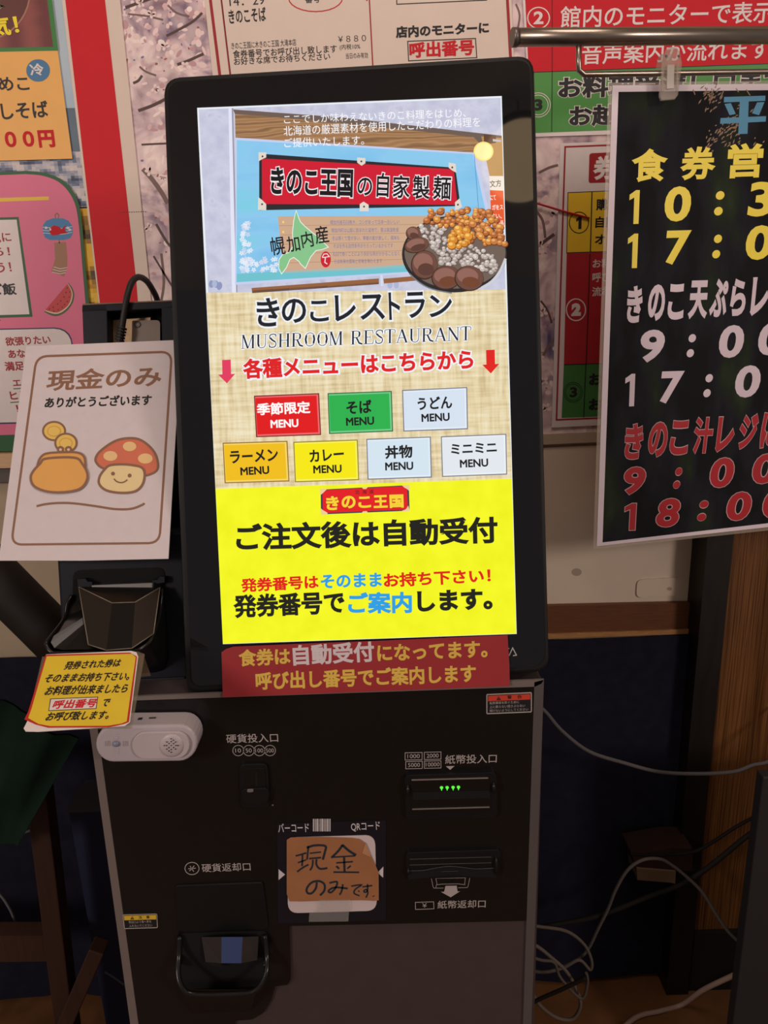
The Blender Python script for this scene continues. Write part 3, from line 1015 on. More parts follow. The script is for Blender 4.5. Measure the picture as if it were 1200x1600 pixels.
# barcode reader
b = MB(KP)
b.rr([(433, 1287), (603, 1282), (603, 1438), (434, 1443)], 3, M('reader_navy_panel', (24, 25, 34), 0.18, spec=0.5), 0.0045, 0.001)
b.rr([(448, 1309), (586, 1305), (589, 1423), (450, 1427)], 15, M('reader_window', (206, 190, 188), 0.25), 0.0052, 0.0007)
rd = b.build('barcode_reader', km)
b = MB(KP)
PW = M('reader_print', (205, 198, 198), 0.5)
b.text('バーコード', (435, 1301), (483, 1300), 14, PW, 0.0048, 0.008)
x = 489.0
for w, g in ((1.6, 1.2), (0.8, 0.9), (1.0, 0.8), (2.0, 1.2), (0.8, 1.4), (1.4, 0.8), (2.2, 1.0), (0.8, 0.9), (1.2, 1.2), (2.0, 0.8), (1.0, 1.0), (1.4, 0.9)):
    b.poly([(x, 1279.4), (x + w, 1279.4), (x + w, 1299), (x, 1299)], PW, 0.0048)
    x += w + g
b.text('QRコード', (549, 1299.7), (594, 1297.6), 14, PW, 0.0048, 0.008)
b.poly([(435.3, 1358), (435.3, 1375), (445.5, 1366.5)], PW, 0.0048)
b.poly([(599, 1354), (598.7, 1371.5), (590, 1363.5)], PW, 0.0048)
b.build('reader_lettering', rd)

# coin return: cover plate, bin, swing handle
b = MB(KP)
b.rr([(273, 1384), (411, 1379), (420, 1452), (278, 1456)], 5, BLKM, 0.006, 0.003)
b.build('coin_return_cover', km, 0.001)
b = MB(KP)
b.rr([(280, 1458), (418, 1454), (420, 1540), (286, 1546)], 10, M('slot_void', (5, 5, 5), 0.5), 0.0042)
NV = M('return_bin_grey', (52, 48, 46), 0.3)
b.facet([(315, 1464, 0.006), (346, 1464, 0.018), (346, 1505, 0.022), (321, 1503, 0.014)], NV)
b.facet([(346, 1464, 0.018), (379, 1464, 0.018), (377, 1505, 0.022), (346, 1505, 0.022)], M('return_bin_blue', (86, 110, 170), 0.12, spec=0.6, metal=0.6))
b.facet([(379, 1464, 0.018), (404, 1463, 0.006), (402, 1500, 0.014), (377, 1505, 0.022)], NV)
b.facet([(321, 1503, 0.014), (346, 1505, 0.022), (346, 1512, 0.012), (330, 1508, 0.008)], NV)
b.build('coin_return_bin', km)
b = MB(KP)
b.tube([(281, 1462, 0.006), (280, 1490, 0.014), (278, 1515, 0.026), (280, 1532, 0.034), (287, 1546, 0.040), (300, 1553, 0.042), (340, 1554, 0.043), (385, 1552, 0.042), (401, 1546, 0.040), (411, 1533, 0.034), (417, 1515, 0.026), (417, 1490, 0.014), (414, 1460, 0.006)], 0.0035, BLK, smooth=4)
b.dome(281, 1499, 0.006, 5, 7, 0.016, BLK)
b.dome(416, 1495, 0.006, 5, 7, 0.016, BLK)
# apron of the bin below the handle
b.facet([(287, 1546, 0.038), (401, 1546, 0.038), (392, 1580, 0.004), (300, 1584, 0.004)], BLKM)
b.build('coin_return_handle', km)

# warning labels
def warn(name, q, head, col, title, lines, label, tcol):
    b = MB(KP)
    (ax, ay), (bx, by), (cx_, cy_), (dx, dy) = q
    b.rr(q, 2, M('label_silver', (176, 168, 160), 0.4), G)
    ins = lambda u, v: ((ax + (bx - ax) * u) * (1 - v) + (dx + (cx_ - dx) * u) * v, (ay + (by - ay) * u) * (1 - v) + (dy + (cy_ - dy) * u) * v)
    b.poly([ins(.02, .05), ins(.98, .05), ins(.98, .95), ins(.02, .95)], INK, G + EPS)
    b.poly([ins(.035, .09), ins(.965, .09), ins(.965, head), ins(.035, head)], col, G + EPS * 2)
    t = ins(0.27, head * 0.5 + .045)
    h = (dy - ay) * (head - .09) * .36
    b.poly([(t[0] - h * 1.15, t[1] + h), (t[0] + h * 1.15, t[1] + h), (t[0], t[1] - h)], INK, G + EPS * 3)
    b.poly([(t[0] - h * .12, t[1] + h * .55), (t[0] + h * .12, t[1] + h * .55), (t[0] + h * .15, t[1] - h * .35), (t[0] - h * .15, t[1] - h * .35)], col, G + EPS * 4)
    for i, c in enumerate(title):
        b.text(c, ins(.46 + .22 * i, head - .07), ins(.56 + .22 * i, head - .07), (dy - ay) * (head - .09) * .66, INK, G + EPS * 3, 0.02)
    n = len(lines)
    for i, (t, w) in enumerate(lines):
        v = head + (.93 - head) * (i + .88) / n
        b.text(t, ins(.07 if n > 2 else .16, v), ins(w, v), (dy - ay) * (.93 - head) / n * .72, tcol, G + EPS * 3, 0.0)
    o = b.build(name, km)
    o['label'] = label


warn('warning_label', [(191.5, 1429), (245.5, 1427.5), (246.5, 1450), (194, 1451.5)], .40, M('label_yellow', (214, 176, 50), 0.5), '注意', [('取出口より奥へ手を', .82), ('入れないでください', .84)], 'small black label with a yellow caution strip', GREYT)
warn('warning_label', [(760, 1084.5), (831, 1081.5), (831, 1113), (760, 1116)], .36, M('label_orange_red', (196, 64, 44), 0.5), '警告', [('転倒事故を防ぐために', .72), ('上に乗らない揺さぶらない', .85), ('傾けないようにしてください', .92)], 'small black label with an orange-red warning strip', GREYT)

# ------------------------------------------------------------------ display head
b = MB(DP)
b.rr([(254, 120), (835, 84), (859, 1050), (290, 1084)], [26, 26, 22, 22], BLKM, -0.0035, 0.045)
b.build('display_housing', km, 0.004)
b = MB(DP)
b.rr([(262, 128), (828, 93), (851, 1040), (300, 1072)], [20, 20, 20, 14], GLASS, -0.0004, 0.003)
b.build('display_glass', km)
b = MB(DP)
LG = M('logo_grey', (168, 164, 162), 0.4)
b.stroke([(795.2, 1025), (801, 1012.4), (807, 1023.6), (801.5, 1024.6)], 1.6, LG, 0.0)
b.stroke([(790, 1013.6), (796, 1013)], 1.6, LG, 0.0)
b.build('logo_lettering', km)
# neck that carries the head on the cabinet
b = MB(DP)
b.poly([(420, 520), (720, 500), (735, 1068), (425, 1084)], BLKM, -0.0495, 0.05)
b.build('display_neck', km)

# ------------------------------------------------------------------ the lit screen
LAY = 0.0001


def s_build(b, name, par):
    return b.build(name, par)


b = MB(DP)
b.poly([(308, 168.5), (784, 150), (807.3, 990.5), (348.3, 1006.5)], S((232, 238, 244)), 0.0, 0.0004)
scr = b.build('screen', km)
scr['label'] = 'bright portrait touch screen showing the menu start page'
n = LAY
wall_s = S_tex('screen_grey_wall', [(0.35, (190, 192, 214)), (0.6, (206, 206, 226)), (0.72, (184, 186, 208))], 60, [(1, 1, 1)])
blue_s = S_tex('screen_blue_board', [(0.3, (120, 190, 232)), (0.5, (140, 200, 238)), (0.7, (122, 206, 226))], 9, [(1, 3, 1)])
wood_s = S_tex('screen_wood_grain', [(0.0, (134, 98, 68)), (0.5, (178, 136, 96)), (1.0, (158, 116, 78))], 26, [(0.35, 1.6, 1)], 'WAVE')
b = MB(DP)
b.poly([(310.5, 171), (782, 153), (790, 453), (325.5, 459)], wall_s, n)
b.poly([(357, 169), (362, 169), (369, 457), (362.5, 457)], S((226, 228, 246)), n * 2)
b.poly([(362, 169), (364.5, 169), (371, 457), (369, 457)], S((150, 150, 166)), n * 2)
b.poly([(364, 171), (530, 183), (784, 212), (784, 232), (743, 228), (368, 180)], S((110, 92, 84)), n * 2)
b.poly([(367, 178), (500, 189), (740, 214), (760, 236), (743, 240), (368, 216)], wood_s, n * 3)
b.poly([(752, 213), (784.6, 216), (786.5, 276), (765, 275)], S_tex('screen_warm_ceiling', [(0.3, (170, 120, 66)), (0.7, (214, 176, 116))], 5, [(1, 1, 1)]), n * 3)
b.poly([(756, 210), (775, 211), (775, 223), (764, 225), (756, 221)], S((96, 66, 52)), n * 4)
b.poly([(770, 217), (783, 219), (783, 222), (770, 221)], S((190, 186, 190)), n * 5)
b.ell(755.5, 236.5, 15.6, 15.2, S((255, 224, 128)), n * 6, k=32)
b.ell(755.5, 236.5, 13.6, 13.2, S((255, 244, 170)), n * 7, k=32)
b.poly([(764.5, 275), (786, 275), (786.5, 298), (765.5, 297)], S((238, 226, 214)), n * 4)
b.text('文方', (765.5, 293), (783.5, 291.5), 11, S((60, 54, 54)), n * 5, 0.01)
b.poly([(765.5, 297), (786.5, 298), (788.5, 352), (768, 352)], S((232, 92, 48)), n * 4)
for t, x0, y0, x1, h in (('にて', 766, 313, 775, 8), ('ガをス', 769, 328, 786, 8), ('さい、', 768, 342, 784, 8), ('お品', 776, 352, 787, 7)):
    b.text(t, (x0, y0), (x1, y0 - 0.6), h, S((250, 236, 226)), n * 5, 0.02)
# blue sign board with the sky print
b.poly([(368, 215), (742, 238.5), (757, 300), (771, 360), (772, 440), (650, 427), (367.5, 445)], S((196, 206, 238)), n * 4)
b.poly([(370, 219), (739, 241), (752, 300), (766, 360), (768, 438), (650, 424), (369.5, 441)], blue_s, n * 5)
b.poly([(369.7, 428), (650, 412), (650, 424), (369.5, 441)], S((112, 194, 206)), n * 6)
b.stroke([(741, 240), (748, 330)], 1.0, S((92, 150, 196)), n * 6)
b.poly([(434, 338), (730, 337), (730, 414), (443, 426.5)], S((206, 168, 138)), n * 6)
for k in range(1, 6):
    b.stroke([(435 + k * 1.4, 338 + k * 14.6), (730, 337 + k * 13)], 0.8, S((178, 138, 110)), n * 7)
for x, y in ((442.5, 347), (442.5, 362.5), (446, 409)):
    b.ell(x, y, 1.7, 1.9, S((250, 206, 120)), n * 7, k=10)
TXS = S((110, 112, 160))
for i, (t, x0, y0, x1) in enumerate((('幌加内産石臼挽き、コシがあって日本一おいしい', 516, 351, 624), ('幌加内町は山脈に囲まれた盆地で、夏は高温乾燥', 518, 363.5, 623), ('冬は寒くて雪が多い、寒暖の差が激しく、風味も', 519, 376, 624),
                                        ('そばを作る自然条件がそろっているからです', 521, 388, 614), ('石臼で挽くことにより余計な熱がかかることなく', 520, 400.5, 624), ('そば本来の風味と甘味を味わえます', 522, 412, 597))):
    b.text(t, (x0, y0), (x1, y0 - 1.0), 7, TXS, n * 8, 0.0)
hok = [(462.7, 330), (466, 340), (469, 347), (476, 354), (486.5, 363), (497, 371), (512, 386), (503, 389.5), (493.5, 391), (485, 401), (477, 418.5), (470, 412), (467.5, 408), (459, 401.5), (452.5, 405), (447, 418), (440, 427), (436, 419), (436.5, 406), (442, 398), (452, 395), (459, 384), (457.5, 364), (459.5, 345)]
b.stroke(hok, 2.2, S((236, 246, 240)), n * 8, closed=True)
b.poly(hok, S((136, 196, 140)), n * 9)
for c, x0, y0, x1, h in (('幌', 425, 400, 447, 29), ('加', 450, 395, 470, 25), ('内', 473, 388, 491, 25), ('産', 494, 382, 515, 28)):
    b.text(c, (x0, y0), (x1, y0 - 3), h, S((24, 26, 32)), n * 11, 0.012)
b.ell(509, 405.3, 8, 12.6, S((202, 34, 48)), n * 10)
b.stroke([(503.5, 402), (506, 397), (511, 396.5), (514.5, 401), (503.5, 402.5)], 1.3, S((246, 226, 226)), n * 11)
b.stroke([(508.5, 402), (507.5, 410), (511.5, 412.5)], 1.6, S((246, 226, 226)), n * 11)
for k in range(64):
    if k < 36:
        x, y = random.uniform(377, 394), random.uniform(346, 424)
        if y < 372:
            x = random.uniform(378, 389)
    else:
        x, y = random.uniform(377, 432), random.uniform(404, 424)
    for j in range(5):
        a = j * 1.2566 + k
        b.ell(x + 2.3 * math.cos(a), y + 2.3 * math.sin(a), 1.8, 1.2, S((226, 234, 246)) if k % 3 else S((206, 214, 236)), n * 8, rot=a, k=7)
for q, c in (([(393, 450), (592, 435), (592, 443), (394, 457)], (150, 98, 64)), ([(599, 435.5), (652, 431), (656, 438), (600, 443)], (150, 98, 64)), ([(394, 454), (592, 441), (592, 444), (394, 458)], (98, 70, 56)),
             ([(594, 430), (598, 430), (599, 447), (595, 447)], (214, 218, 238))):
    b.poly(q, S(c), n * 6)
for k in range(9):
    x = random.choice([random.uniform(330, 346), random.uniform(560, 650)])
    b.ell(x, 446 + random.uniform(-6, 6) if x < 400 else 445, 4, 6, S((172, 182, 214)) if k % 2 else S((142, 150, 188)), n * 5 + k * 1e-5, k=12)
b.build('shop_photo', scr)

# red board in the photo
b = MB(DP)
b.poly([(405, 240), (711.5, 262), (719.5, 322), (405, 328.5)], S((40, 40, 46)), n * 12)
b.poly([(409, 247.5), (709, 264.5), (714.5, 320), (409.5, 318.8)], S((206, 26, 50)), n * 13)
for q in ([(404, 238), (416, 238), (416, 246), (411, 248), (404, 252)], [(558, 246), (571, 247), (571, 255), (565, 259), (558, 254)], [(701, 254), (712, 256), (713, 270), (706, 266), (701, 262)], [(403.5, 308), (409, 312), (416, 319), (416, 328.5), (403, 328)], [(562, 319), (568, 315), (576, 320), (576, 330), (562, 330)], [(711, 316), (718, 310), (722, 323), (711, 330)]):
    b.poly(q, S((226, 216, 204)), n * 14)
    cxm, cym = sum(p[0] for p in q) / len(q), sum(p[1] for p in q) / len(q)
    b.ell(cxm, cym, 1.6, 1.6, S((70, 60, 60)), n * 15, k=8)
KS, WS = S((22, 20, 24)), S((246, 240, 244))
b.text('きのこ王国', (422.5, 304.5), (551, 308.5), 44, KS, n * 16, 0.036, halo=WS, halo_w=0.04)
for c, x0, y0, x1, h in (('の', 558, 305, 581, 28), ('自', 588, 307.5, 607, 38), ('家', 613, 309, 640, 36), ('製', 644, 311, 671, 37), ('麺', 676, 311.5, 704, 37)):
    b.text(c, (x0, y0), (x1, y0 + 0.9), h, KS, n * 16, 0.016, halo=WS, halo_w=0.045)
b.build('red_board_picture', scr)

# basket of mushrooms in the photo
b = MB(DP)
b.ell(710, 397, 82, 60, S((44, 40, 42)), n * 17, k=48)
b.ell(711, 395, 79, 56, S((112, 96, 86)), n * 18, k=48)
b.stroke([(752, 450), (768, 440), (781, 424), (790, 404)], 4, S((206, 208, 212)), n * 19, smooth=4)
b.stroke([(640, 428), (656, 442), (676, 452), (706, 458)], 2, S((120, 124, 130)), n * 19, smooth=4)
def inside(x, y, pg):
    c = False
    for i in range(len(pg)):
        (x1, y1), (x2, y2) = pg[i - 1], pg[i]
        if (y1 > y) != (y2 > y) and x < (x2 - x1) * (y - y1) / (y2 - y1) + x1:
            c = not c
    return c
def caps(poly_, r0, r1, step, pal, base):
    xs, ys = [p[0] for p in poly_], [p[1] for p in poly_]
    pts = []
    y = min(ys)
    row = 0
    while y < max(ys):
        x = min(xs) + (step / 2 if row % 2 else 0)
        while x < max(xs):
            px, py = x + random.uniform(-.42, .42) * step, y + random.uniform(-.35, .35) * step
            if inside(px, py, poly_):
                pts.append((px, py))
            x += step
        y += step * 0.8
        row += 1
    for i, (px, py) in enumerate(pts):
        r_ = random.uniform(r0 * .8, r1 * 1.1)
        p = random.choice(pal)
        z = base + i * 0.6e-5
        b.ell(px + .5, py + .9, r_ * 1.1, r_ * 1.0, S(p[0]), z, k=14)
        b.ell(px, py, r_ * .98, r_ * .85, S(p[1]), z + 0.2e-5, k=14)
        b.ell(px - r_ * .2, py - r_ * .3, r_ * .5, r_ * .36, S(p[2]), z + 0.4e-5, k=10)
WHT = [((96, 82, 80), (196, 184, 176), (228, 220, 214)), ((110, 96, 92), (182, 168, 160), (216, 206, 198)), ((84, 70, 66), (168, 154, 146), (206, 196, 190))]
ORG = [((110, 58, 28), (198, 122, 62), (232, 172, 108)), ((96, 46, 22), (180, 100, 50), (216, 150, 92)), ((128, 66, 26), (212, 136, 58), (240, 188, 116))]
YLW = [((150, 84, 24), (226, 150, 54), (248, 200, 110)), ((138, 76, 22), (216, 138, 48), (240, 186, 96))]
caps([(655, 352), (694, 352), (700, 378), (742, 384), (774, 398), (778, 424), (766, 428), (745, 418), (690, 414), (682, 392), (664, 378)], 3.0, 4.6, 7.2, WHT, n * 20)
caps([(662, 338), (674, 326), (716, 326), (758, 326), (772, 338), (788, 362), (789, 382), (766, 386), (740, 378), (730, 376), (702, 360), (690, 356), (664, 350)], 3.8, 6.0, 8.4, ORG, n * 24)
caps([(698, 372), (706, 358), (724, 356), (736, 366), (734, 384), (716, 386), (702, 384)], 5.0, 6.6, 8.6, YLW, n * 30)
for i, (x, y, rx_, ry_, ro) in enumerate(((646, 365, 12, 11, .3), (651, 383, 20, 12, -.25), (663, 414, 21, 23, 0), (697, 434, 23, 19, -.1), (733, 435, 23, 20, .1))):
    z = n * (33 + i * 0.5)
    b.ell(x, y, rx_, ry_, S((62, 40, 34)), z, rot=ro, k=28)
    b.ell(x + .5, y - .6, rx_ * .95, ry_ * .93, S((112, 74, 62)), z + n * .1, rot=ro, k=28)
    b.ell(x - rx_ * .1, y - ry_ * .2, rx_ * .72, ry_ * .6, S((146, 102, 90)), z + n * .2, rot=ro, k=24)
    b.ell(x + rx_ * .12, y + ry_ * .3, rx_ * .6, ry_ * .42, S((116, 68, 46) if i > 2 else (94, 60, 52)), z + n * .3, rot=ro, k=24)
b.build('mushroom_picture', scr)

# greeting in white over the photo
b = MB(DP)
WT = S((250, 250, 252))
for t, bl, br, h in (('ここでしか味わえないきのこ料理をはじめ、', (444, 193.5), (728, 183), 14), ('北海道の厳選素材を使用したこだわりの料理を', (443.5, 212.5), (750.5, 198), 15.5), ('ご提供いたします。', (444.5, 230.5), (569, 226), 14.5)):
    b.text(t, bl, br, h, WT, n * 20, 0.0)
b.build('greeting_lettering', scr)

# woven backdrop with the headline
linen = S_tex('screen_linen', [(0.36, (206, 184, 140)), (0.5, (230, 212, 170)), (0.62, (240, 228, 196))], 160, [(0.12, 1.4, 1), (1.4, 0.12, 1)])
b = MB(DP)
b.poly([(322.5, 457.5), (790.2, 452), (799.8, 748), (336.7, 764)], linen, n * 3)
bk = b.build('linen_backdrop', scr)

SERIF = {
    'M': (1.1, [([(.12, 0), (.12, 1)], .05), ([(.14, 1), (.52, .02)], .13), ([(.54, .02), (.9, 1)], .05), ([(.93, 0), (.93, 1)], .14), ([(0, .985), (.25, .985)], .03), ([(.8, .985), (1.06, .985)], .03), ([(0, .015), (.26, .015)], .03), ([(.78, .015), (1.06, .015)], .03)]),
    'U': (.95, [([(.2, 1), (.2, .3), (.3, .07), (.5, .02), (.68, .07), (.78, .3), (.78, 1)], .05), ([(.2, 1), (.2, .3), (.26, .12)], .14), ([(.03, .985), (.38, .985)], .03), ([(.64, .985), (.92, .985)], .03)]),
    'S': (.72, [([(.6, .8), (.58, .93), (.36, .98), (.14, .9), (.12, .7), (.3, .56), (.52, .46), (.62, .28), (.54, .08), (.32, .02), (.12, .08), (.08, .25)], .07), ([(.16, .72), (.32, .55), (.54, .42)], .12), ([(.61, .7), (.61, 1)], .03), ([(.08, 0), (.08, .3)], .03)]),
    'H': (1.0, [([(.2, 0), (.2, 1)], .14), ([(.8, 0), (.8, 1)], .14), ([(.2, .5), (.8, .5)], .045), ([(.03, .985), (.37, .985)], .03), ([(.63, .985), (.97, .985)], .03), ([(.03, .015), (.37, .015)], .03), ([(.63, .015), (.97, .015)], .03)]),
    'R': (.98, [([(.2, 0), (.2, 1)], .14), ([(.2, .975), (.52, .975), (.72, .88), (.72, .62), (.52, .51), (.2, .51)], .05), ([(.7, .92), (.73, .75), (.68, .58)], .13), ([(.48, .5), (.7, .1), (.95, .02)], .12), ([(.03, .985), (.35, .985)], .03), ([(.03, .015), (.37, .015)], .03)]),
    'O': (.95, [([(.47, .985), (.2, .86), (.1, .5), (.2, .14), (.47, .015), (.75, .14), (.85, .5), (.75, .86), (.47, .985)], .05), ([(.19, .8), (.125, .5), (.19, .2)], .14), ([(.76, .8), (.825, .5), (.76, .2)], .14)]),
    'E': (.86, [([(.2, 0), (.2, 1)], .14), ([(.03, .98), (.74, .98), (.77, .76)], .045), ([(.03, .02), (.76, .02), (.8, .26)], .045), ([(.2, .5), (.56, .5)], .045), ([(.56, .38), (.56, .62)], .03)]),
    'T': (.86, [([(.43, 0), (.43, 1)], .14), ([(.04, .74), (.07, .975), (.79, .975), (.82, .74)], .045), ([(.26, .015), (.6, .015)], .03)]),
    'A': (.98, [([(.12, .02), (.47, .98)], .05), ([(.47, .98), (.84, .02)], .14), ([(.24, .36), (.68, .36)], .045), ([(0, .015), (.26, .015)], .03), ([(.66, .015), (.98, .015)], .03)]),
    'N': (1.0, [([(.15, 0), (.15, 1)], .05), ([(.15, .98), (.84, .04)], .14), ([(.85, 0), (.85, 1)], .05), ([(0, .985), (.26, .985)], .03), ([(.7, .985), (1, .985)], .03), ([(0, .015), (.3, .015)], .03)]),
    ' ': (.5, []),
}


def serif_text(b, t, bl, br, h, mat, halo, n_):
    tot = sum(SERIF[c][0] + .06 for c in t) - .06
    W = br[0] - bl[0]
    sl = (br[1] - bl[1]) / W
    for ma, ex, dn in ((halo, 3.4, 0.0), (mat, 0.0, LAY * 0.8)):
        x = 0.0
        for c in t:
            wd_, st = SERIF[c]
            for pts, w in st:
                pp = []
                for u, v in pts:
                    X = bl[0] + (x + u) / tot * W
                    pp.append((X + (v * h) * -sl * 0.3, bl[1] + (X - bl[0]) * sl - v * h))
                if ex:
                    (xa, ya), (xb, yb) = pp[0], pp[-1]
                b.stroke(pp, w * h * 0.95 + ex, ma, n_ + dn, smooth=3 if len(pp) > 3 else 0)
            x += wd_ + .06


b = MB(DP)
HW = S((240, 244, 250))
BK = S((30, 32, 38))
for c, x0, y0, x1, h in (('き', 402, 511, 438, 45), ('の', 441, 505.5, 479, 38), ('こ', 485, 503, 514, 33), ('レ', 524, 502.5, 557, 41), ('ス', 563, 500.5, 602, 40), ('ト', 608, 500, 626, 43), ('ラ', 634, 497.5, 665, 41), ('ン', 671, 496, 707, 35)):
    b.text(c, (x0, y0), (x1, y0 - (x1 - x0) * .036), h, BK, n * 7, 0.02, halo=HW, halo_w=0.06)
serif_text(b, 'MUSHROOM RESTAURANT', (377, 545), (736, 531.5), 21.5, BK, HW, n * 6)
b.text('各種メニューはこちらから', (380, 592.5), (740, 577), 32, S((222, 32, 34)), n * 8, 0.038, halo=HW, halo_w=0.07)
for cx_, cy_, c in ((354, 580.5, (226, 60, 96)), (766.5, 565, (224, 34, 30))):  # left arrow is pinker: glare on the glass is put into its colour
    s0 = 1.0 if cx_ < 500 else .96
    b.poly([(cx_ - 7, cy_ - 18), (cx_ + 6.5, cy_ - 18.6), (cx_ + 7, cy_ + 4), (cx_ + 13.5, cy_ + 3.5), (cx_ + .5, cy_ + 18.5), (cx_ - 13, cy_ + 5), (cx_ - 6.5, cy_ + 4.5)], S(c), n * 8)
b.build('headline_lettering', scr)


def button(q, col, edge, jt, jb, jr, jh, jc, mb, mr, mc, label, jw=0.03):
    b = MB(DP)
    cx_, cy_ = sum(p[0] for p in q) / 4, sum(p[1] for p in q) / 4
    ex = lambda k: [(p[0] + (1 if p[0] > cx_ else -1) * k, p[1] + (1 if p[1] > cy_ else -1) * k) for p in q]
    b.poly(ex(1.2), S(edge), n * 4)
    b.poly(ex(-0.4), S(tuple(min(255, int(c + (255 - c) * .35)) for c in col)), n * 5)
    b.poly([(p[0] + (-3 if p[0] > cx_ else 1.0), p[1] + (-3 if p[1] > cy_ else 2.6)) for p in q], S(col), n * 6)
    b.text(jt, jb, jr, jh, S(jc), n * 8, jw)
    b.text('MENU', mb, mr, 12.6, S(mc), n * 8, 0.032)
    o = b.build('menu_button', scr)
    o['label'] = label


K = (26, 24, 26)
button([(398, 619.5), (497.5, 615.5), (500.5, 678.5), (401.3, 682)], (224, 24, 26), (110, 20, 24), '季節限定', (401.5, 651.5), (485.5, 648), 21.5, (255, 250, 248), (423, 669), (466.5, 667.2), (255, 250, 248), 'red button for the seasonal menu')
button([(513, 615.5), (611, 612), (613, 673), (515.3, 677)], (44, 176, 78), (36, 104, 56), 'そば', (541.8, 647.5), (581.5, 645), 21, K, (541, 665.5), (584.8, 663.5), K, 'green button for the buckwheat noodle menu')
button([(629.5, 610.5), (728.8, 606), (730, 669.5), (631.5, 673)], (214, 226, 240), (112, 118, 134), 'うどん', (652.8, 641), (707, 638), 20, K, (658.8, 659.5), (702.8, 657.5), K, 'pale blue button for the thick noodle menu')
button([(349, 693), (448, 690), (451, 751), (352.2, 754)], (240, 190, 26), (146, 104, 30), 'ラーメン', (360, 724.5), (435, 720.5), 20, K, (376, 743), (421, 740.5), K, 'amber button for the ramen menu')
button([(459.5, 691.5), (557.8, 688), (560, 749), (462, 752.3)], (246, 232, 14), (146, 130, 20), 'カレー', (484, 722.8), (538, 718.5), 19.5, K, (489.7, 740), (534, 738.5), K, 'yellow button for the curry menu')
button([(573.5, 687), (672, 683.3), (673.5, 745), (575.5, 748.3)], (212, 228, 240), (112, 120, 134), '丼物', (602, 717.5), (645, 715.5), 21, K, (602, 735.3), (645.8, 734), K, 'pale blue button for the rice bowl menu')
button([(690, 683), (790, 679), (791.3, 740.3), (692, 744)], (226, 232, 238), (120, 124, 134), 'ミニミニ', (704.8, 710.5), (776.5, 707), 16.5, K, (718.8, 731), (763, 729), K, 'whitish button for the mini menu, at the right end')

# yellow notice band
b = MB(DP)
b.poly([(336.7, 763), (799.8, 747), (806.8, 990), (348.2, 1006)], S_tex('screen_yellow', [(0.3, (238, 240, 22)), (0.7, (248, 250, 36))], 40, [(1, 1, 1)]), n * 3)
RS, BS, KS2 = S((224, 30, 24)), S((44, 158, 226)), S((28, 28, 22))
b.text('ご注文後は自動受付', (369.5, 862), (778, 849.5), 43.5, KS2, n * 6, 0.036)
b.text('発券番号は', (377, 926), (498.5, 919.8), 22, RS, n * 6, 0.034)
b.text('そのまま', (501.5, 919.6), (597, 916.6), 22, BS, n * 6, 0.036)
b.text('お持ち下さい！', (600, 918.3), (767, 910), 22.5, RS, n * 6, 0.034)
b.text('発券番号で', (365.5, 966.5), (539.5, 959), 37, KS2, n * 6, 0.036)
b.text('ご案内', (544, 959.3), (643.8, 958), 34, BS, n * 6, 0.038)
b.text('します。', (652.5, 956.5), (770, 952), 33, KS2, n * 6, 0.045)
b.build('notice_band', scr)
b = MB(DP)
b.poly([(501, 765), (638.8, 758), (640, 798), (501.5, 803.8)], S((54, 60, 84)), n * 5)
b.poly([(504, 766), (636, 759.5), (637.5, 796), (504.5, 801.5)], S((226, 28, 34)), n * 6)
for q in ([(500, 764), (512, 763.2), (508, 767), (504, 771), (500.3, 774)], [(565, 761.5), (575, 761), (572, 764), (568, 764.2)], [(628, 758.5), (639.5, 757.5), (640, 768), (636, 764), (632, 762)], [(501, 794), (504.5, 797), (512, 801.5), (511, 804), (501.3, 804.4)], [(565, 801.5), (575, 801), (573, 798.6), (567, 799)], [(628, 798), (634, 796), (638, 790), (640.6, 798.6), (629, 799.3)]):
    b.poly(q, S((238, 206, 150)), n * 7)
for k_, x in enumerate((555, 566, 577)):
    b.text('北海道'[k_], (x, 772.3 - k_ * .4), (x + 7, 772 - k_ * .4), 6.5, S((70, 24, 24)), n * 7, 0.01)
for c, x0, y0, x1, h in (('き', 510, 797.5, 530, 22), ('の', 534, 795, 556, 20), ('こ', 560, 794, 580, 18), ('王', 584, 794, 606, 20), ('国', 609, 794, 631, 21)):
    b.text(c, (x0, y0), (x1, y0 - .8), h, S((250, 208, 54)), n * 8, 0.042, halo=S((150, 40, 30)), halo_w=0.02)
b.build('shop_plaque', scr)

# ------------------------------------------------------------------ ticket printer on the left
HN = -0.045
b = MB(DP)
b.poly([(86, 838), (287, 830), (296, 1078), (101, 1088)], NAVYB, HN, 0.22)
ph = b.build('printer_housing', km, 0.004)
b = MB(DP)
b.poly([(150, 1064), (288, 1058), (291, 1066), (150, 1072)], BLKM, HN + 0.004, 0.004)
b.build('printer_base_lip', km, 0.001)
UN = -0.145
b = MB(DP)
edge = M('housing_brownish_lip', (120, 98, 80), 0.5)  # brownish strip along the top lip of the case
b.poly([(128, 477), (167, 475), (176, 870), (142, 872)], NAVYB, UN, 0.06)
b.poly([(252, 481), (300, 470), (306, 864), (258, 866)], NAVYB, UN, 0.06)
b.poly([(128, 477), (300, 469), (300, 480.5), (128, 488)], NAVYB, UN, 0.06)
b.poly([(128, 474.5), (300, 467), (300, 469.5), (128, 477.2)], edge, UN, 0.06)
b.poly([(160, 480), (260, 476), (268, 866), (172, 870)], M('slot_void', (5, 5, 5), 0.5), UN - 0.035, 0.02)
b.build('rear_case', km, 0.0012)
b = MB(DP)
b.poly([(177, 500), (235, 496), (236, 640), (172, 640)], M('galvanised_plate', (158, 132, 100), 0.4, metal=0.5, noise=0.2, nscale=60), UN - 0.02, 0.002)
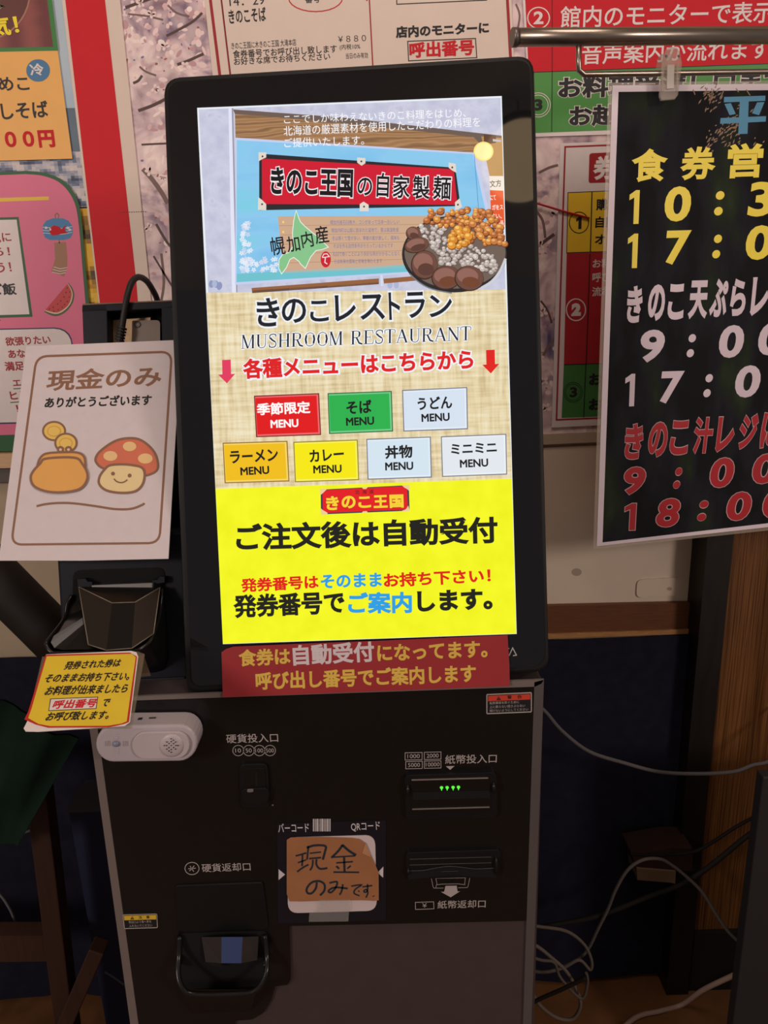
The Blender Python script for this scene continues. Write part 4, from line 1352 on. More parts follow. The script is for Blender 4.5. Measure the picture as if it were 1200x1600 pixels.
b.rr([(206.5, 501), (250, 500), (250.5, 600), (205, 600)], [2, 6, 0, 0], M('bracket_grey_brown', (112, 100, 90), 0.45, metal=0.3), UN - 0.012, 0.002)
b.ell(214.5, 507, 5.2, 5, M('screw_ring_dark', (40, 38, 38), 0.4), UN - 0.0112, 0.0005)
b.ell(214.5, 507, 3.9, 3.7, M('bracket_grey_brown', (112, 100, 90), 0.45), UN - 0.0108, 0.0004)
b.ell(214.5, 507, 1.9, 1.8, TRIM, UN - 0.0102, 0.0006)
b.build('connector_bracket', km)
b = MB(DP)
pc = [(186, 545, UN + 0.002), (190, 516, UN + 0.002), (194, 490, UN + 0.004), (199, 462, UN + 0.004), (206, 441, UN - 0.004), (216, 433, UN - 0.02), (228, 438, UN - 0.045), (238, 452, UN - 0.07), (246, 470, UN - 0.09), (250, 500, UN - 0.095)]
b.tube(pc, 0.0042, M('black_cable_rubber', (36, 33, 32), 0.55), smooth=5, k=10)
for i in range(5):
    x, y = 187 + i * 0.95, 531 - i * 4.6
    b.ltube([DP.at(x - .4, y + 1.4, UN + 0.002), DP.at(x + .4, y - 1.4, UN + 0.002)], 0.0062, M('black_cable_rubber', (36, 33, 32), 0.55), 12)
b.build('power_cable', km)

# ticket outlet bin
b = MB(DP)
b.rr([(114, 891), (257, 886), (258, 962), (113, 968)], 12, M('slot_void', (5, 5, 5), 0.5), HN + 0.0008)  # recess kept flat; its shade is put into the black colour
b.poly([(121, 905), (133, 904), (137, 909), (144, 909), (144, 917), (122, 918)], NAVYB, HN + 0.010, 0.008)
b.poly([(238, 907), (246, 906), (250, 901), (257, 901), (257, 910), (238, 913)], NAVYB, HN + 0.010, 0.008)
b.build('outlet_recess', km)
b = MB(DP)
b.rr([(142.5, 914.5), (238, 910.5), (238, 920), (228, 922.5), (150, 925), (143, 922)], 2, M('brushed_bar', (140, 138, 136), 0.3, metal=0.6), HN + 0.016, 0.006)
b.build('tear_bar', km, 0.001)
rim = [(112, 930, .004), (104, 944, .010), (100, 966, .022), (88, 984, .046), (74, 1001, .066), (73, 1009, .070), (79, 1018, .073), (92, 1021, .073), (150, 1020, .073), (206, 1017, .073), (222, 1012, .070), (236, 1000, .060), (246, 975, .038), (252, 945, .016), (254, 918, .005)]
rim = [(x, y, HN + z) for x, y, z in rim]
b = MB(DP)
b.tube(rim, 0.0022, BLK, smooth=4)
b.build('bin_rim', km)
b = MB(DP)
R_ = [DP.at(*p) for p in rim]
i0 = b.add(R_)
i1 = b.add([Vector((p.x, p.y - 0.045 * min(1, (p.z - HN) / .07), HN - 0.001)) for p in R_])
for i in range(len(R_) - 1):
    b.face((i0 + i, i0 + i + 1, i1 + i + 1, i1 + i), BLK, True)
# bin floor sloping back from the rim
c0 = b.add([DP.at(185, 930, HN + 0.002)])
fl = b.add([Vector((p.x * 0.985 + DP.at(185, 960, HN).x * 0.015, p.y + 0.002, p.z - 0.008)) for p in R_])
for i in range(len(R_) - 1):
    b.face((fl + i, fl + i + 1, c0), BLK)
b.build('outlet_bin', km)
b = MB(DP)
FB = M('dark_warm_flap', (46, 38, 30), 0.25, spec=0.5, metal=0.3)  # warm reflection of the surroundings is put into the side facets' colour
FA = dict(A=(123, 917, .016), B=(175, 942, .042), C=(211, 941, .042), D=(250, 918, .016), E=(240, 990, .060), G=(206, 1013, .076), H=(166, 1016, .078), I=(138, 1007, .062))
FA = {k_: (x, y, HN + z) for k_, (x, y, z) in FA.items()}


def flatten(k_, o1, o2, o3):
    """move corner k_ along its line of sight until it lies in the plane of the other three"""
    a_, b_, c_ = (DP.at(*FA[i]) for i in (o1, o2, o3))
    nn = (b_ - a_).cross(c_ - a_)
    lo, hi = HN - 0.02, HN + 0.15
    f = lambda z: (DP.at(FA[k_][0], FA[k_][1], z) - a_).dot(nn)
    for _ in range(50):
        mid = (lo + hi) / 2
        if f(lo) * f(mid) <= 0:
            hi = mid
        else:
            lo = mid
    if HN < lo < HN + 0.12:
        FA[k_] = (FA[k_][0], FA[k_][1], lo)


flatten('G', 'B', 'C', 'H')
flatten('E', 'C', 'D', 'G')
flatten('I', 'A', 'B', 'H')
b.facet([FA['A'], FA['I'], FA['H'], FA['B']], FB)
b.facet([FA['B'], FA['H'], FA['G'], FA['C']], BLK)
b.facet([FA['C'], FA['G'], FA['E'], FA['D']], FB)
b.facet([FA['A'], FA['B'], FA['C'], FA['D']], BLK)
for k_ in ('AI', 'AB', 'BC', 'CD', 'DE', 'IH', 'HG', 'GE'):
    b.ltube([DP.at(*FA[k_[0]]), DP.at(*FA[k_[1]])], 0.0006, M('flap_edge', (120, 108, 94), 0.3), 6)
b.build('ticket_flap', km)

# ================================================================== PAPERS AND THINGS ON THE MACHINE
def quad_plane(q, z0, level=True):
    """plane through a sheet seen as the quad TL, TR, BR, BL, its upper left corner z0 metres deep"""
    r_ = [Vector(((x - 600.0) / F, (y - 800.0) / F, 1.0)) for x, y in q]
    A = Matrix(((r_[1].x, -r_[2].x, r_[3].x), (r_[1].y, -r_[2].y, r_[3].y), (r_[1].z, -r_[2].z, r_[3].z)))
    l = A.inverted() @ r_[0]
    p = [CAM + cam_to_world(v) * z0 * k for v, k in zip(r_, (1.0, l[0], l[1], l[2]))]
    c = (p[2] + p[3]) / 2
    return Plane(c, p[1] - p[0] + p[2] - p[3], p[0] - p[3] + p[1] - p[2])


# cash-only sign
CS = quad_plane([(41, 541), (283, 531), (263, 871), (-2, 876)], 0.905)
cs = root('cash_only_sign', CS, 'white sheet with a purse and smiling mushroom drawing, leaning on the ticket printer', 'sign')
b = MB(CS)
b.poly([(41, 541), (283, 531), (263, 873), (130, 876), (-2, 876)], M('sign_white_card', (206, 196, 196), 0.5, noise=0.015, nscale=80), 0.0, 0.0012)
b.build('card', cs)
e = EPS
b = MB(CS)
BR = M('sign_brown_print', (136, 98, 76), 0.5)
b.stroke(rrect([(57, 557), (268.5, 549.5), (249, 848.5), (17.5, 851)], 16, 5), 3.6, BR, e, closed=True)
b.text('現金のみ', (71, 611.5), (251, 604), 33, BR, e, 0.024)
b.text('ありがとうございます', (69, 637.5), (236, 633), 17, INK, e, 0.035)
b.stroke([(57, 791), (70, 788), (90, 786), (115, 786.5), (150, 791), (180, 795.5), (205, 795), (222, 789), (225.5, 786)], 3.6, BR, e, smooth=4)
b.build('sign_lettering', cs)
b = MB(CS)
CO, CR, CO2 = M('coin_yellow', (226, 190, 96), 0.5), M('coin_ring', (206, 160, 72), 0.5), M('purse_ochre', (222, 164, 84), 0.5)
b.ell(84.5, 673.5, 19, 16, BR, e); b.ell(84.5, 673.5, 15.6, 12.8, CO, e * 2); b.ell(84.5, 673.8, 11, 8.6, CR, e * 3); b.ell(84.5, 673.8, 9.4, 7.2, CO, e * 4)
b.ell(103, 692, 18.4, 16, BR, e * 5); b.ell(103, 692, 15, 12.8, CO, e * 6); b.ell(103, 692.5, 10.6, 8.6, CR, e * 7); b.ell(103, 692.5, 9.2, 7.2, CO, e * 8)
b.ell(94.5, 702, 5.6, 5.2, BR, e * 9); b.ell(94.5, 702.5, 2.2, 2, M('purse_clasp', (222, 190, 170), 0.5), e * 10)
b.ell(107, 702, 5.6, 5.2, BR, e * 9); b.ell(107, 702.5, 2.2, 2, M('purse_clasp', (222, 190, 170), 0.5), e * 10)
top_ = spline([(62, 732), (60, 722), (66, 712), (76, 708), (100, 706.5), (120, 707), (130, 712), (133, 722), (130, 732), (100, 726)], 4, True)
b.poly(top_, CO2, e * 11); b.stroke(top_, 3.6, BR, e * 12, closed=True)
bod = spline([(63, 724), (70, 717), (98, 714.5), (120, 716), (128, 724), (136, 738), (135, 752), (124, 764), (100, 769), (74, 768), (54, 760), (48, 747), (52, 736)], 4, True)
b.poly(bod, CO2, e * 13); b.stroke(bod, 3.8, BR, e * 14, closed=True)
b.build('purse_drawing', cs)
b = MB(CS)
MR, MC = M('mushroom_cap_red', (206, 112, 84), 0.5), M('mushroom_stem_cream', (226, 204, 150), 0.5)
cap = spline([(150, 722), (151, 712), (160, 702), (178, 690), (196, 685), (216, 686), (232, 696), (243, 710), (247, 726), (244, 736), (232, 742), (222, 742), (190, 736), (162, 732)], 4, True)
b.poly(cap, MR, e); b.stroke(cap, 3.8, BR, e * 2, closed=True)
for x, y, rx_, ry_ in ((202.5, 697.5, 10.5, 7.5), (172.5, 712.5, 11, 7.8), (227, 716.5, 11.5, 8)):
    b.ell(x, y, rx_, ry_, M('mushroom_spot', (228, 190, 132), 0.5), e * 3)
st = spline([(164, 733), (172, 727), (190, 725.5), (208, 727), (222, 731), (226, 742), (222, 758), (210, 768), (188, 770), (166, 766), (155, 756), (156, 744)], 4, True)
b.poly(st, MC, e * 4); b.stroke(st, 3.8, BR, e * 5, closed=True)
b.ell(176.5, 740, 3.1, 3.1, BR, e * 6, k=14); b.ell(202.5, 743, 3.1, 3.1, BR, e * 6, k=14)
b.stroke([(178, 748), (182, 752), (188, 754), (194, 753), (199, 749.5)], 2.2, BR, e * 6, smooth=4)
b.build('mushroom_drawing', cs)

# red paper strip taped under the screen
RPn = DP.moved(571, 1080)
rp = root('red_paper_strip', RPn, 'red paper strip with yellow and white lettering taped below the screen', 'notice')
b = MB(RPn)
NB = 0.003
b.poly([(346, 1019), (353, 1014), (364, 1010.5), (480, 1005.5), (600, 1001), (700, 996.5), (793, 992.5), (796, 1040), (796.5, 1072), (348, 1089.5), (347, 1050)], M('red_strip_paper', (150, 40, 44), 0.5), NB, 0.0004)
b.build('paper_strip', rp)
b = MB(RPn)
YO, WO = M('strip_yellow', (214, 180, 76), 0.5), M('strip_white', (206, 194, 196), 0.5)
for t, bl, br, h, m_ in (('食券は', (373.5, 1042), (454.5, 1038.5), 27, YO), ('自動受付', (458.5, 1041), (585.5, 1034.5), 33, WO), ('になってます。', (590, 1034), (762, 1027), 26.5, YO), ('呼び出し番号でご案内します', (400, 1078.5), (744, 1066), 28.5, YO)):
    b.text(t, bl, br, h, m_, NB + e, 0.032)
b.build('strip_lettering', rp)

# ticket notice on its clear stand, in front of the outlet bin
TN = quad_plane([(71, 1022), (214, 1019), (202, 1135), (39, 1141)], 0.735)
tn = root('ticket_notice', TN, 'small worn yellow card with red border propped in front of the ticket outlet', 'notice')
b = MB(TN)
b.poly([(66, 1026), (216, 1018), (226, 1022), (206, 1136), (40, 1139)], clear_mat('smoky_acrylic', (150, 140, 120), 0.35), -0.003, 0.002)
b.facet([(216, 1022, -0.004), (224, 1022, -0.004), (236, 1056, -0.045), (220, 1058, -0.045)], clear_mat('smoky_acrylic_foot', (150, 130, 100), 0.45))
b.facet([(90, 1024, -0.004), (100, 1024, -0.004), (104, 1050, -0.045), (90, 1050, -0.045)], clear_mat('smoky_acrylic_foot', (150, 130, 100), 0.45))
b.build('clear_stand', tn)
b = MB(TN)
b.poly([(72, 1022.5), (205, 1017), (213, 1019), (216, 1026), (203, 1128), (195, 1134), (60, 1143), (40, 1142.5), (37, 1138), (45, 1122), (68, 1036)], WHITE, 0.0, 0.0006)
b.poly([(71.5, 1023), (203, 1019.5), (214, 1026), (201.5, 1128), (193, 1131.5), (170, 1136.5), (75, 1137), (56, 1132), (38, 1124), (44, 1112)], M('notice_red', (190, 40, 36), 0.5), e * 2)
b.poly([(73, 1025.5), (206, 1021.5), (212, 1027), (198, 1127), (190, 1130.5), (168, 1134), (78, 1134.5), (60, 1131), (44, 1122), (49, 1108)], M('notice_yellow', (226, 196, 50), 0.5, noise=0.05, nscale=30), e * 3)
b.build('card', tn)
b = MB(TN)
for t, bl, br, h in (('発券された券は', (98, 1047), (186.5, 1042), 13), ('そのままお持ち下さい。', (67, 1067), (200.5, 1063), 13.5), ('お料理が出来ましたら', (67.5, 1087), (197, 1082.5), 14.5), ('で', (157, 1104), (168, 1104), 12), ('お呼び致します。', (69, 1127), (168, 1124), 14)):
    b.text(t, bl, br, h, INK, e * 4, 0.035, shear=0.12)
b.poly([(78.5, 1091.5), (153.5, 1088.5), (150.5, 1107.5), (75.5, 1111)], INK, e * 4)
b.poly([(79.7, 1092.6), (152.3, 1089.7), (149.5, 1106.5), (76.8, 1109.8)], WHITE, e * 5)
b.text('呼出番号', (80, 1108), (148.5, 1105), 13.5, RED, e * 6, 0.034, shear=0.1)
b.build('card_lettering', tn)

# white door chime stuck on the cabinet
DC = wall_plane(YC - 0.0045, 230, 1190)
dc = root('door_chime', DC, 'white pill-shaped door chime with sensor and speaker grille on the cabinet front', 'door chime')
WP = M('white_plastic', (178, 168, 171), 0.35, noise=0.01)
WP2 = M('white_plastic_step', (184, 172, 174), 0.4, noise=0.01)


def stadium(x0, x1, y0, y1, k=12, sl=-0.012):
    r_ = (y1 - y0) / 2
    cy_ = (y0 + y1) / 2
    xl, xr = x0 + r_, x1 - r_
    out = [(xr + r_ * math.sin(math.pi * i / k), cy_ - r_ * math.cos(math.pi * i / k)) for i in range(k + 1)]
    out += [(xl - r_ * math.sin(math.pi * i / k), cy_ + r_ * math.cos(math.pi * i / k)) for i in range(k + 1)]
    return [(x, y + (x - (x0 + x1) / 2) * sl) for x, y in out]


b = MB(DC)
b.poly(stadium(149, 308, 1134, 1191), WP, 0.030, 0.030)
b.build('body', dc, 0.003, 3)
b = MB(DC)
b.poly(stadium(206, 296, 1144, 1186), WP2, 0.0335, 0.0035)
b.build('raised_face', dc, 0.001)
b = MB(DC)
b.dome(268, 1165, 0.0336, 19, 18, 0.003, WP2, k=28)
for i, j in [(0, 0), (1, 0), (-1, 0), (0, 1), (0, -1), (.5, .5), (-.5, .5), (.5, -.5), (-.5, -.5), (.95, .9), (-.95, .9), (.95, -.9), (-.95, -.9), (1.5, .0), (-1.5, 0), (0, 1.7), (0, -1.7), (1.45, .0), (-.5, 1.35), (.5, -1.35)]:
    b.ell(267.5 + i * 7.2, 1165 + j * 6.2, 1.1, 1.0, M('grille_hole', (20, 18, 18), 0.8), 0.0372, k=10)
b.build('speaker', dc)
b = MB(DC)
b.ell(181.5, 1162, 6.8, 5.6, M('sensor_ring', (170, 160, 172), 0.3), 0.0303)
b.dome(181.5, 1162, 0.0304, 5.6, 4.6, 0.003, M('sensor_lens', (132, 134, 152), 0.2))
for k_ in range(3):
    b.stroke([(178, 1148 + k_ * 3.4), (184, 1147.8 + k_ * 3.4)], 0.8, WP2, 0.0308, thick=0.0008)
    b.stroke([(178.5, 1171 + k_ * 3.2), (185, 1170.8 + k_ * 3.2)], 0.8, WP2, 0.0308, thick=0.0008)
    b.stroke([(164 + k_ * 3.2, 1158), (164.4 + k_ * 3.2, 1166)], 0.8, WP2, 0.0308, thick=0.0008)
    b.stroke([(192 + k_ * 3.2, 1158), (192.4 + k_ * 3.2, 1166)], 0.8, WP2, 0.0308, thick=0.0008)
b.build('motion_sensor', dc)
b = MB(DC)
ys = DC.at(220, 1134, 0.030).y + 0.0002
for px0, px1, n0, n1, c in ((214, 221, 0.013, 0.018, (40, 38, 38)), (231, 242, 0.013, 0.016, (60, 56, 58))):
    xa, xb = DC.at(px0, 1130, 0.02).x, DC.at(px1, 1130, 0.02).x
    q = b.add([(xa, ys, n1), (xb, ys, n1), (xb, ys, n0), (xa, ys, n0)])
    b.face((q, q + 1, q + 2, q + 3), M('port_dark_%d' % c[0], c, 0.6))
b.build('switch_and_port', dc)

# hand-written brown note taped over the reader window
BN = wall_plane(YC - 0.0065, 520, 1408)
bn = root('handwritten_note', BN, 'brown paper note with brush lettering taped over the barcode reader window', 'note')
sx = lambda pts: [(420 + x / 6.0, 1260 + y / 6.0) for x, y in pts]
b = MB(BN)
b.poly(sx([(168, 315), (205, 292), (330, 290), (480, 288), (620, 292), (780, 297), (850, 308), (905, 345), (950, 450), (1000, 550), (1030, 620), (1031, 880), (985, 886), (880, 880), (500, 886), (300, 892), (195, 890), (168, 820)]), M('kraft_paper', (160, 108, 72), 0.45, noise=0.08, nscale=25), 0.0, 0.0004)
b.poly(sx([(905, 345), (950, 450), (958, 478), (875, 440)]), M('kraft_paper_back', (182, 130, 92), 0.45), 0.0006, 0.0003)
b.build('paper', bn)
b = MB(BN)
MK = M('brush_ink', (36, 48, 58), 0.35)
for pts, w in (([(252, 464), (300, 452), (352, 436)], 14), ([(316, 455), (312, 560)], 14), ([(272, 528), (348, 502)], 12), ([(266, 614), (310, 580), (372, 545)], 14), ([(372, 372), (358, 500)], 14), ([(355, 388), (430, 366), (530, 372), (525, 430), (506, 500)], 18),
               ([(384, 440), (490, 428)], 12), ([(378, 490), (490, 480)], 14), ([(414, 500), (408, 560), (386, 600)], 14), ([(448, 495), (446, 545), (480, 585), (550, 578)], 16),
               ([(692, 360), (650, 420), (586, 482)], 18), ([(690, 362), (750, 415), (818, 458)], 20), ([(605, 476), (808, 464)], 12), ([(632, 530), (788, 518)], 13), ([(706, 478), (710, 612)], 18), ([(632, 560), (660, 585)], 16), ([(768, 556), (736, 584)], 13), ([(606, 616), (846, 618)], 14),
               ([(450, 712), (440, 770), (400, 815), (362, 810), (356, 770), (400, 715), (470, 700), (520, 730), (520, 790), (480, 834)], 17), ([(568, 718), (640, 708), (622, 770), (580, 808), (560, 790), (620, 760), (740, 770)], 15), ([(694, 730), (684, 790), (664, 830)], 14),
               ([(772, 748), (868, 736), (812, 776), (800, 815), (850, 838)], 12), ([(838, 790), (850, 800)], 9), ([(878, 755), (970, 742)], 12), ([(926, 728), (924, 790), (900, 806), (892, 790), (918, 780), (928, 815), (910, 855)], 12), ([(972, 846), (992, 838)], 7)):
    b.stroke(sx(pts), w / 6.0 * 1.15, MK, e * 2, smooth=4)
b.build('brush_lettering', bn)
b = MB(BN)
b.poly(sx([(470, 878), (765, 874), (775, 975), (752, 985), (745, 1078), (375, 1082), (380, 1000), (440, 990)]), clear_mat('clear_tape', (200, 196, 190), 0.16, 0.06), 0.0005, 0.0001)
b.build('clear_tape', bn)

# ================================================================== HANGING NOTICE ON ITS METAL RACK
YAW = math.radians(9.0)
HS = Plane(CAM + ray(942, 490) * 1.0, (math.cos(YAW), math.sin(YAW), 0), (0, 0, 1)).moved(1000, 850)
HR = HS
hr = root('sign_rack', Plane(HS.world(1000, 850) + Vector((0.45, 0.07, 0)), HS.U, HS.V), 'metal display rack whose rod and wire loop cross the upper right corner', 'rack')
STEEL = M('worn_steel_tube', (150, 138, 126), 0.28, metal=0.9, noise=0.12, nscale=30, grain=(1, 6, 6))
b = MB(HR)
b.tube([(805, 58.5, .012), (1000, 56.8, .012), (1480, 52, .012)], 0.0102, STEEL, k=16)
b.build('top_rod', hr)
b = MB(HR)
b.tube([(800, 58.6, .012), (808, 58.5, .012)], 0.0108, M('rod_end_cap', (112, 104, 98), 0.4, metal=0.7), k=16)
b.build('rod_cap', hr)
b = MB(HR)
b.tube([(904, 60, .012), (904, 95, .012), (905, 110, .012), (913, 116.5, .012), (1000, 115, .012), (1200, 112, .012), (1480, 108, .012)], 0.0036, STEEL, k=10)
b.build('wire_loop', hr)
b = MB(HR)
xp = HR.at(1440, 55, .012)
b.ltube([Vector((xp.x, xp.y, xp.z)), Vector((xp.x, -HR.O.z + 0.02, xp.z))], 0.0102, STEEL, 16)
b.ltube([Vector((xp.x - .14, -HR.O.z + 0.012, xp.z)), Vector((xp.x + .14, -HR.O.z + 0.012, xp.z))], 0.0102, STEEL, 12)
b.ltube([Vector((xp.x, -HR.O.z + 0.012, xp.z - .2)), Vector((xp.x, -HR.O.z + 0.012, xp.z + .05))], 0.0102, STEEL, 12)
b.build('stand_pole', hr)

hs = root('hours_notice', HS, 'black laminated opening hours notice with yellow, white and red lettering, hung from the rod', 'notice')
scr_b, nt, bb = new_mat('scratched_black_print')
bb.inputs['Roughness'].default_value = 0.7
bb.inputs['Specular IOR Level'].default_value = 0.12
tc = nt.nodes.new('ShaderNodeTexCoord')
na = nt.nodes.new('ShaderNodeTexNoise'); na.inputs['Scale'].default_value = 7; na.inputs['Detail'].default_value = 6
mp = nt.nodes.new('ShaderNodeMapping'); mp.inputs['Scale'].default_value = (2.2, 0.9, 1)
ra = nt.nodes.new('ShaderNodeValToRGB')
for x_ in (0.5, 0.6):
    ra.color_ramp.elements.new(x_)
for el, (p_, c_) in zip(ra.color_ramp.elements, [(0.42, (22, 22, 24)), (0.52, (32, 32, 38)), (0.6, (34, 42, 30)), (0.74, (52, 62, 42))]):
    el.position = p_
    el.color = (*lin(c_), 1)
nt.links.new(tc.outputs['Object'], mp.inputs[0]); nt.links.new(mp.outputs[0], na.inputs[0]); nt.links.new(na.outputs[0], ra.inputs[0]); nt.links.new(ra.outputs[0], bb.inputs['Base Color'])
b = MB(HS)
b.poly([(951, 129), (1470, 122), (1470, 800), (927, 858)], clear_mat('laminate_film', (206, 190, 170), 0.22, 0.35), -0.0006, 0.0006)
b.build('laminate', hs)
b = MB(HS)
b.poly([(957, 133.5), (1464, 128), (1464, 794), (932.5, 853.5)], M('notice_white_margin', (222, 208, 214), 0.4), 0.0, 0.0005)
b.poly([(966.5, 143.5), (1454, 138), (1454, 788), (941.5, 847.5)], scr_b, e)
b.build('sheet', hs)
b = MB(HS)
TAN = M('bare_scratch', (150, 122, 96), 0.6)
for _ in range(150):
    t_ = random.random()
    if t_ < .35:
        x, y = 1112 + random.gauss(0, 7), 150 + random.gauss(0, 9)
    elif t_ < .85:
        u = random.random()
        x, y = 1104 + u * 62 + random.gauss(0, 6), 224 - u * 44 + random.gauss(0, 8)
    else:
        x, y = 1160 + random.gauss(0, 14), 222 + random.gauss(0, 8)
    a, l_ = random.uniform(.4, 1.3), random.uniform(1.5, 5)
    b.poly([(x - l_ * math.cos(a), y + l_ * math.sin(a)), (x + .9, y + .7), (x + l_ * math.cos(a), y - l_ * math.sin(a)), (x - .9, y - .7)], TAN, e * 2)
for pts in ([(1166, 140), (1172, 149)], [(1083, 140), (1086, 148)], [(1150, 138), (1154, 144)], [(1131, 141), (1127, 150)]):
    b.stroke(pts, 1.5, TAN, e * 2)
b.build('scratches', hs)
b = MB(HS)
SB = M('sign_blue_letter', (62, 134, 166), 0.45)
b.poly([(1131.5, 151.5), (1196, 149.5), (1195.5, 157.5), (1131, 160)], SB, e * 3)
b.poly([(1126, 184.5), (1197, 181.5), (1196.5, 190), (1125, 193.5)], SB, e * 3)
b.poly([(1156, 156), (1170, 155.5), (1168, 209), (1153.5, 209.5)], SB, e * 3.2)
b.poly([(1132, 162.5), (1142, 161), (1149.5, 178), (1140, 180)], SB, e * 3)
b.poly([(1183, 160), (1194.5, 159.5), (1186, 180), (1175, 177)], SB, e * 3)
b.text('日', (1226, 208), (1275, 206), 56, SB, e * 3, 0.05)
b.text('（火）', (1300, 208), (1420, 204), 54, SB, e * 3, 0.05)
b.build('blue_lettering', hs)


def row(b, items, m_, bold, halo=None, sh=0.06, nn=3):
    for c, x0, y0, x1, h in items:
        if c == '1':
            w = x1 - x0
            one = [(x0 + w * .42, y0), (x0 + w * .98, y0 - w * .02), (x0 + w * 1.12, y0 - h), (x0 + w * .72, y0 - h), (x0 + w * .02, y0 - h * .86), (x0 + w * .0, y0 - h * .70), (x0 + w * .52, y0 - h * .78)]
            if halo:
                b.stroke(one, 2.0, halo, e * (nn - .5), closed=True)
            b.poly(one, m_, e * nn)
            continue
        b.text(c, (x0, y0), (x1, y0 - (x1 - x0) * .035), h, m_, e * nn, bold, halo=halo, halo_w=0.02, shear=sh)


SY, SW, SRD = M('sign_yellow_letter', (244, 222, 62), 0.45), M('sign_white_letter', (216, 200, 208), 0.45), M('sign_red_letter', (170, 34, 42), 0.45)
b = MB(HS)
row(b, [('食', 986, 285, 1042, 52), ('券', 1062, 282, 1117, 52), ('営', 1135, 279, 1190, 54), ('業', 1208, 276, 1262, 52), ('時', 1282, 273, 1336, 52), ('間', 1356, 270, 1406, 52)], SY, 0.034, sh=0)
row(b, [('1', 983.5, 350, 998, 53), ('0', 1036, 347, 1077, 55), (':', 1115, 337, 1128.5, 38), ('3', 1167, 339, 1206, 54), ('0', 1226, 336, 1266, 54)], SY, 0.035, sh=.05)
row(b, [('1', 981, 419, 995.5, 54), ('7', 1037, 414, 1075, 53), (':', 1112, 404, 1124.5, 37), ('0', 1162, 407, 1204, 54), ('0', 1226, 403, 1266, 54)], SY, 0.035, sh=.05)
b.build('yellow_lettering', hs)
b = MB(HS)
row(b, [('き', 978, 505, 1002, 58), ('の', 1011, 502, 1037, 57), ('こ', 1042, 500, 1067, 56), ('天', 1074, 499, 1104, 60), ('ぷ', 1107, 496, 1134, 60), ('ら', 1139, 494, 1163, 58), ('レ', 1171, 494, 1198, 60), ('ジ', 1206, 492, 1234, 58), ('に', 1240, 490, 1268, 58)], SW, 0.045, sh=0)
row(b, [('9', 997, 567, 1035, 51), (':', 1072, 558.5, 1083.5, 36), ('0', 1120, 560, 1158.5, 51), ('0', 1181, 556, 1220, 51)], SW, 0.035, sh=.05)
row(b, [('1', 977, 635, 991, 51), ('7', 1028, 631, 1063, 50), (':', 1098, 621, 1109.5, 36), ('0', 1145, 622, 1184, 50), ('0', 1206, 618, 1244, 50)], SW, 0.035, sh=.05)
b.build('white_lettering', hs)
b = MB(HS)
HL = M('sign_pale_outline', (196, 160, 160), 0.45)
row(b, [('き', 974, 718, 1002, 55), ('の', 1011, 714.5, 1040, 54), ('こ', 1045, 711, 1073, 53), ('汁', 1081, 709, 1110, 56), ('レ', 1117, 706.5, 1144, 54), ('ジ', 1152, 702, 1180, 54), ('に', 1186, 700, 1214, 54), ('て', 1220, 698, 1248, 54)], SRD, 0.04, halo=HL, sh=0, nn=4)
row(b, [('9', 971, 773.5, 1004.5, 43), (':', 1051, 763.5, 1061.5, 32), ('0', 1106, 762.5, 1142, 46), ('0', 1172, 756.5, 1209, 46)], SRD, 0.035, halo=HL, sh=.06, nn=4)
row(b, [('1', 976.5, 828.5, 992.5, 42), ('8', 1023, 824, 1058, 44), (':', 1088.5, 814, 1102, 31), ('0', 1132, 814, 1169, 44), ('0', 1188, 810, 1226, 44)], SRD, 0.035, halo=HL, sh=.06, nn=4)
b.build('red_lettering', hs)

# clear plastic clip holding the notice on the wire
cl = root('plastic_clip', HS.moved(1052, 155), 'clear plastic clip pinching the black notice onto the wire', 'clip')
CLR = clear_mat('clear_plastic', (178, 164, 148), 0.36, 0.1)
CL2 = clear_mat('clear_plastic_spring', (190, 180, 164), 0.6, 0.15)
b = MB(HS)
b.poly([(1024, 120), (1029, 90), (1034, 84), (1050, 84), (1052, 120)], CLR, 0.002, 0.003)
b.build('back_jaw', cl, 0.0008)
b = MB(HS)
b.poly([(1036, 95), (1042, 76), (1048, 73), (1058, 74), (1063, 82), (1066, 98), (1060, 148), (1055, 155), (1034, 157), (1031, 150), (1034, 120)], CLR, 0.018, 0.004)
for xa, xb in ((1035, 1038), (1058, 1061)):
    b.poly([(xa, 98), (xb, 97), (xb - 1, 142), (xa - 1, 143)], CLR, 0.021, 0.003)
b.build('front_jaw', cl, 0.0008)
b = MB(HS)
b.poly([(1043, 101), (1054, 100.5), (1053, 138), (1042, 139)], CL2, 0.0205, 0.002)
b.ell(1041, 87.5, 2, 2, M('clip_pin', (60, 52, 50), 0.4), 0.0186, 0.0005, k=12)
b.ell(1060.5, 87.5, 2, 2, M('clip_pin', (60, 52, 50), 0.4), 0.0186, 0.0005, k=12)
b.build('spring', cl, 0.0005)

# ================================================================== CABLES AND CLUTTER LOW DOWN
def cable(name, Y, pts, r_, rgb, label):
    P = wall_plane(Y, pts[0][0], pts[0][1])
    b = MB(P)
    pp = [P.at(p[0], p[1], 0) + Vector((0, 0, p[2] if len(p) > 2 else 0)) for p in pts]
    pp = spline3(pp, 7)
    b.ltube(pp, r_, M('cable_%d_%d_%d' % rgb, rgb, 0.75, spec=0.12), 8)
    return tag(b.build(name), label, 'cable')


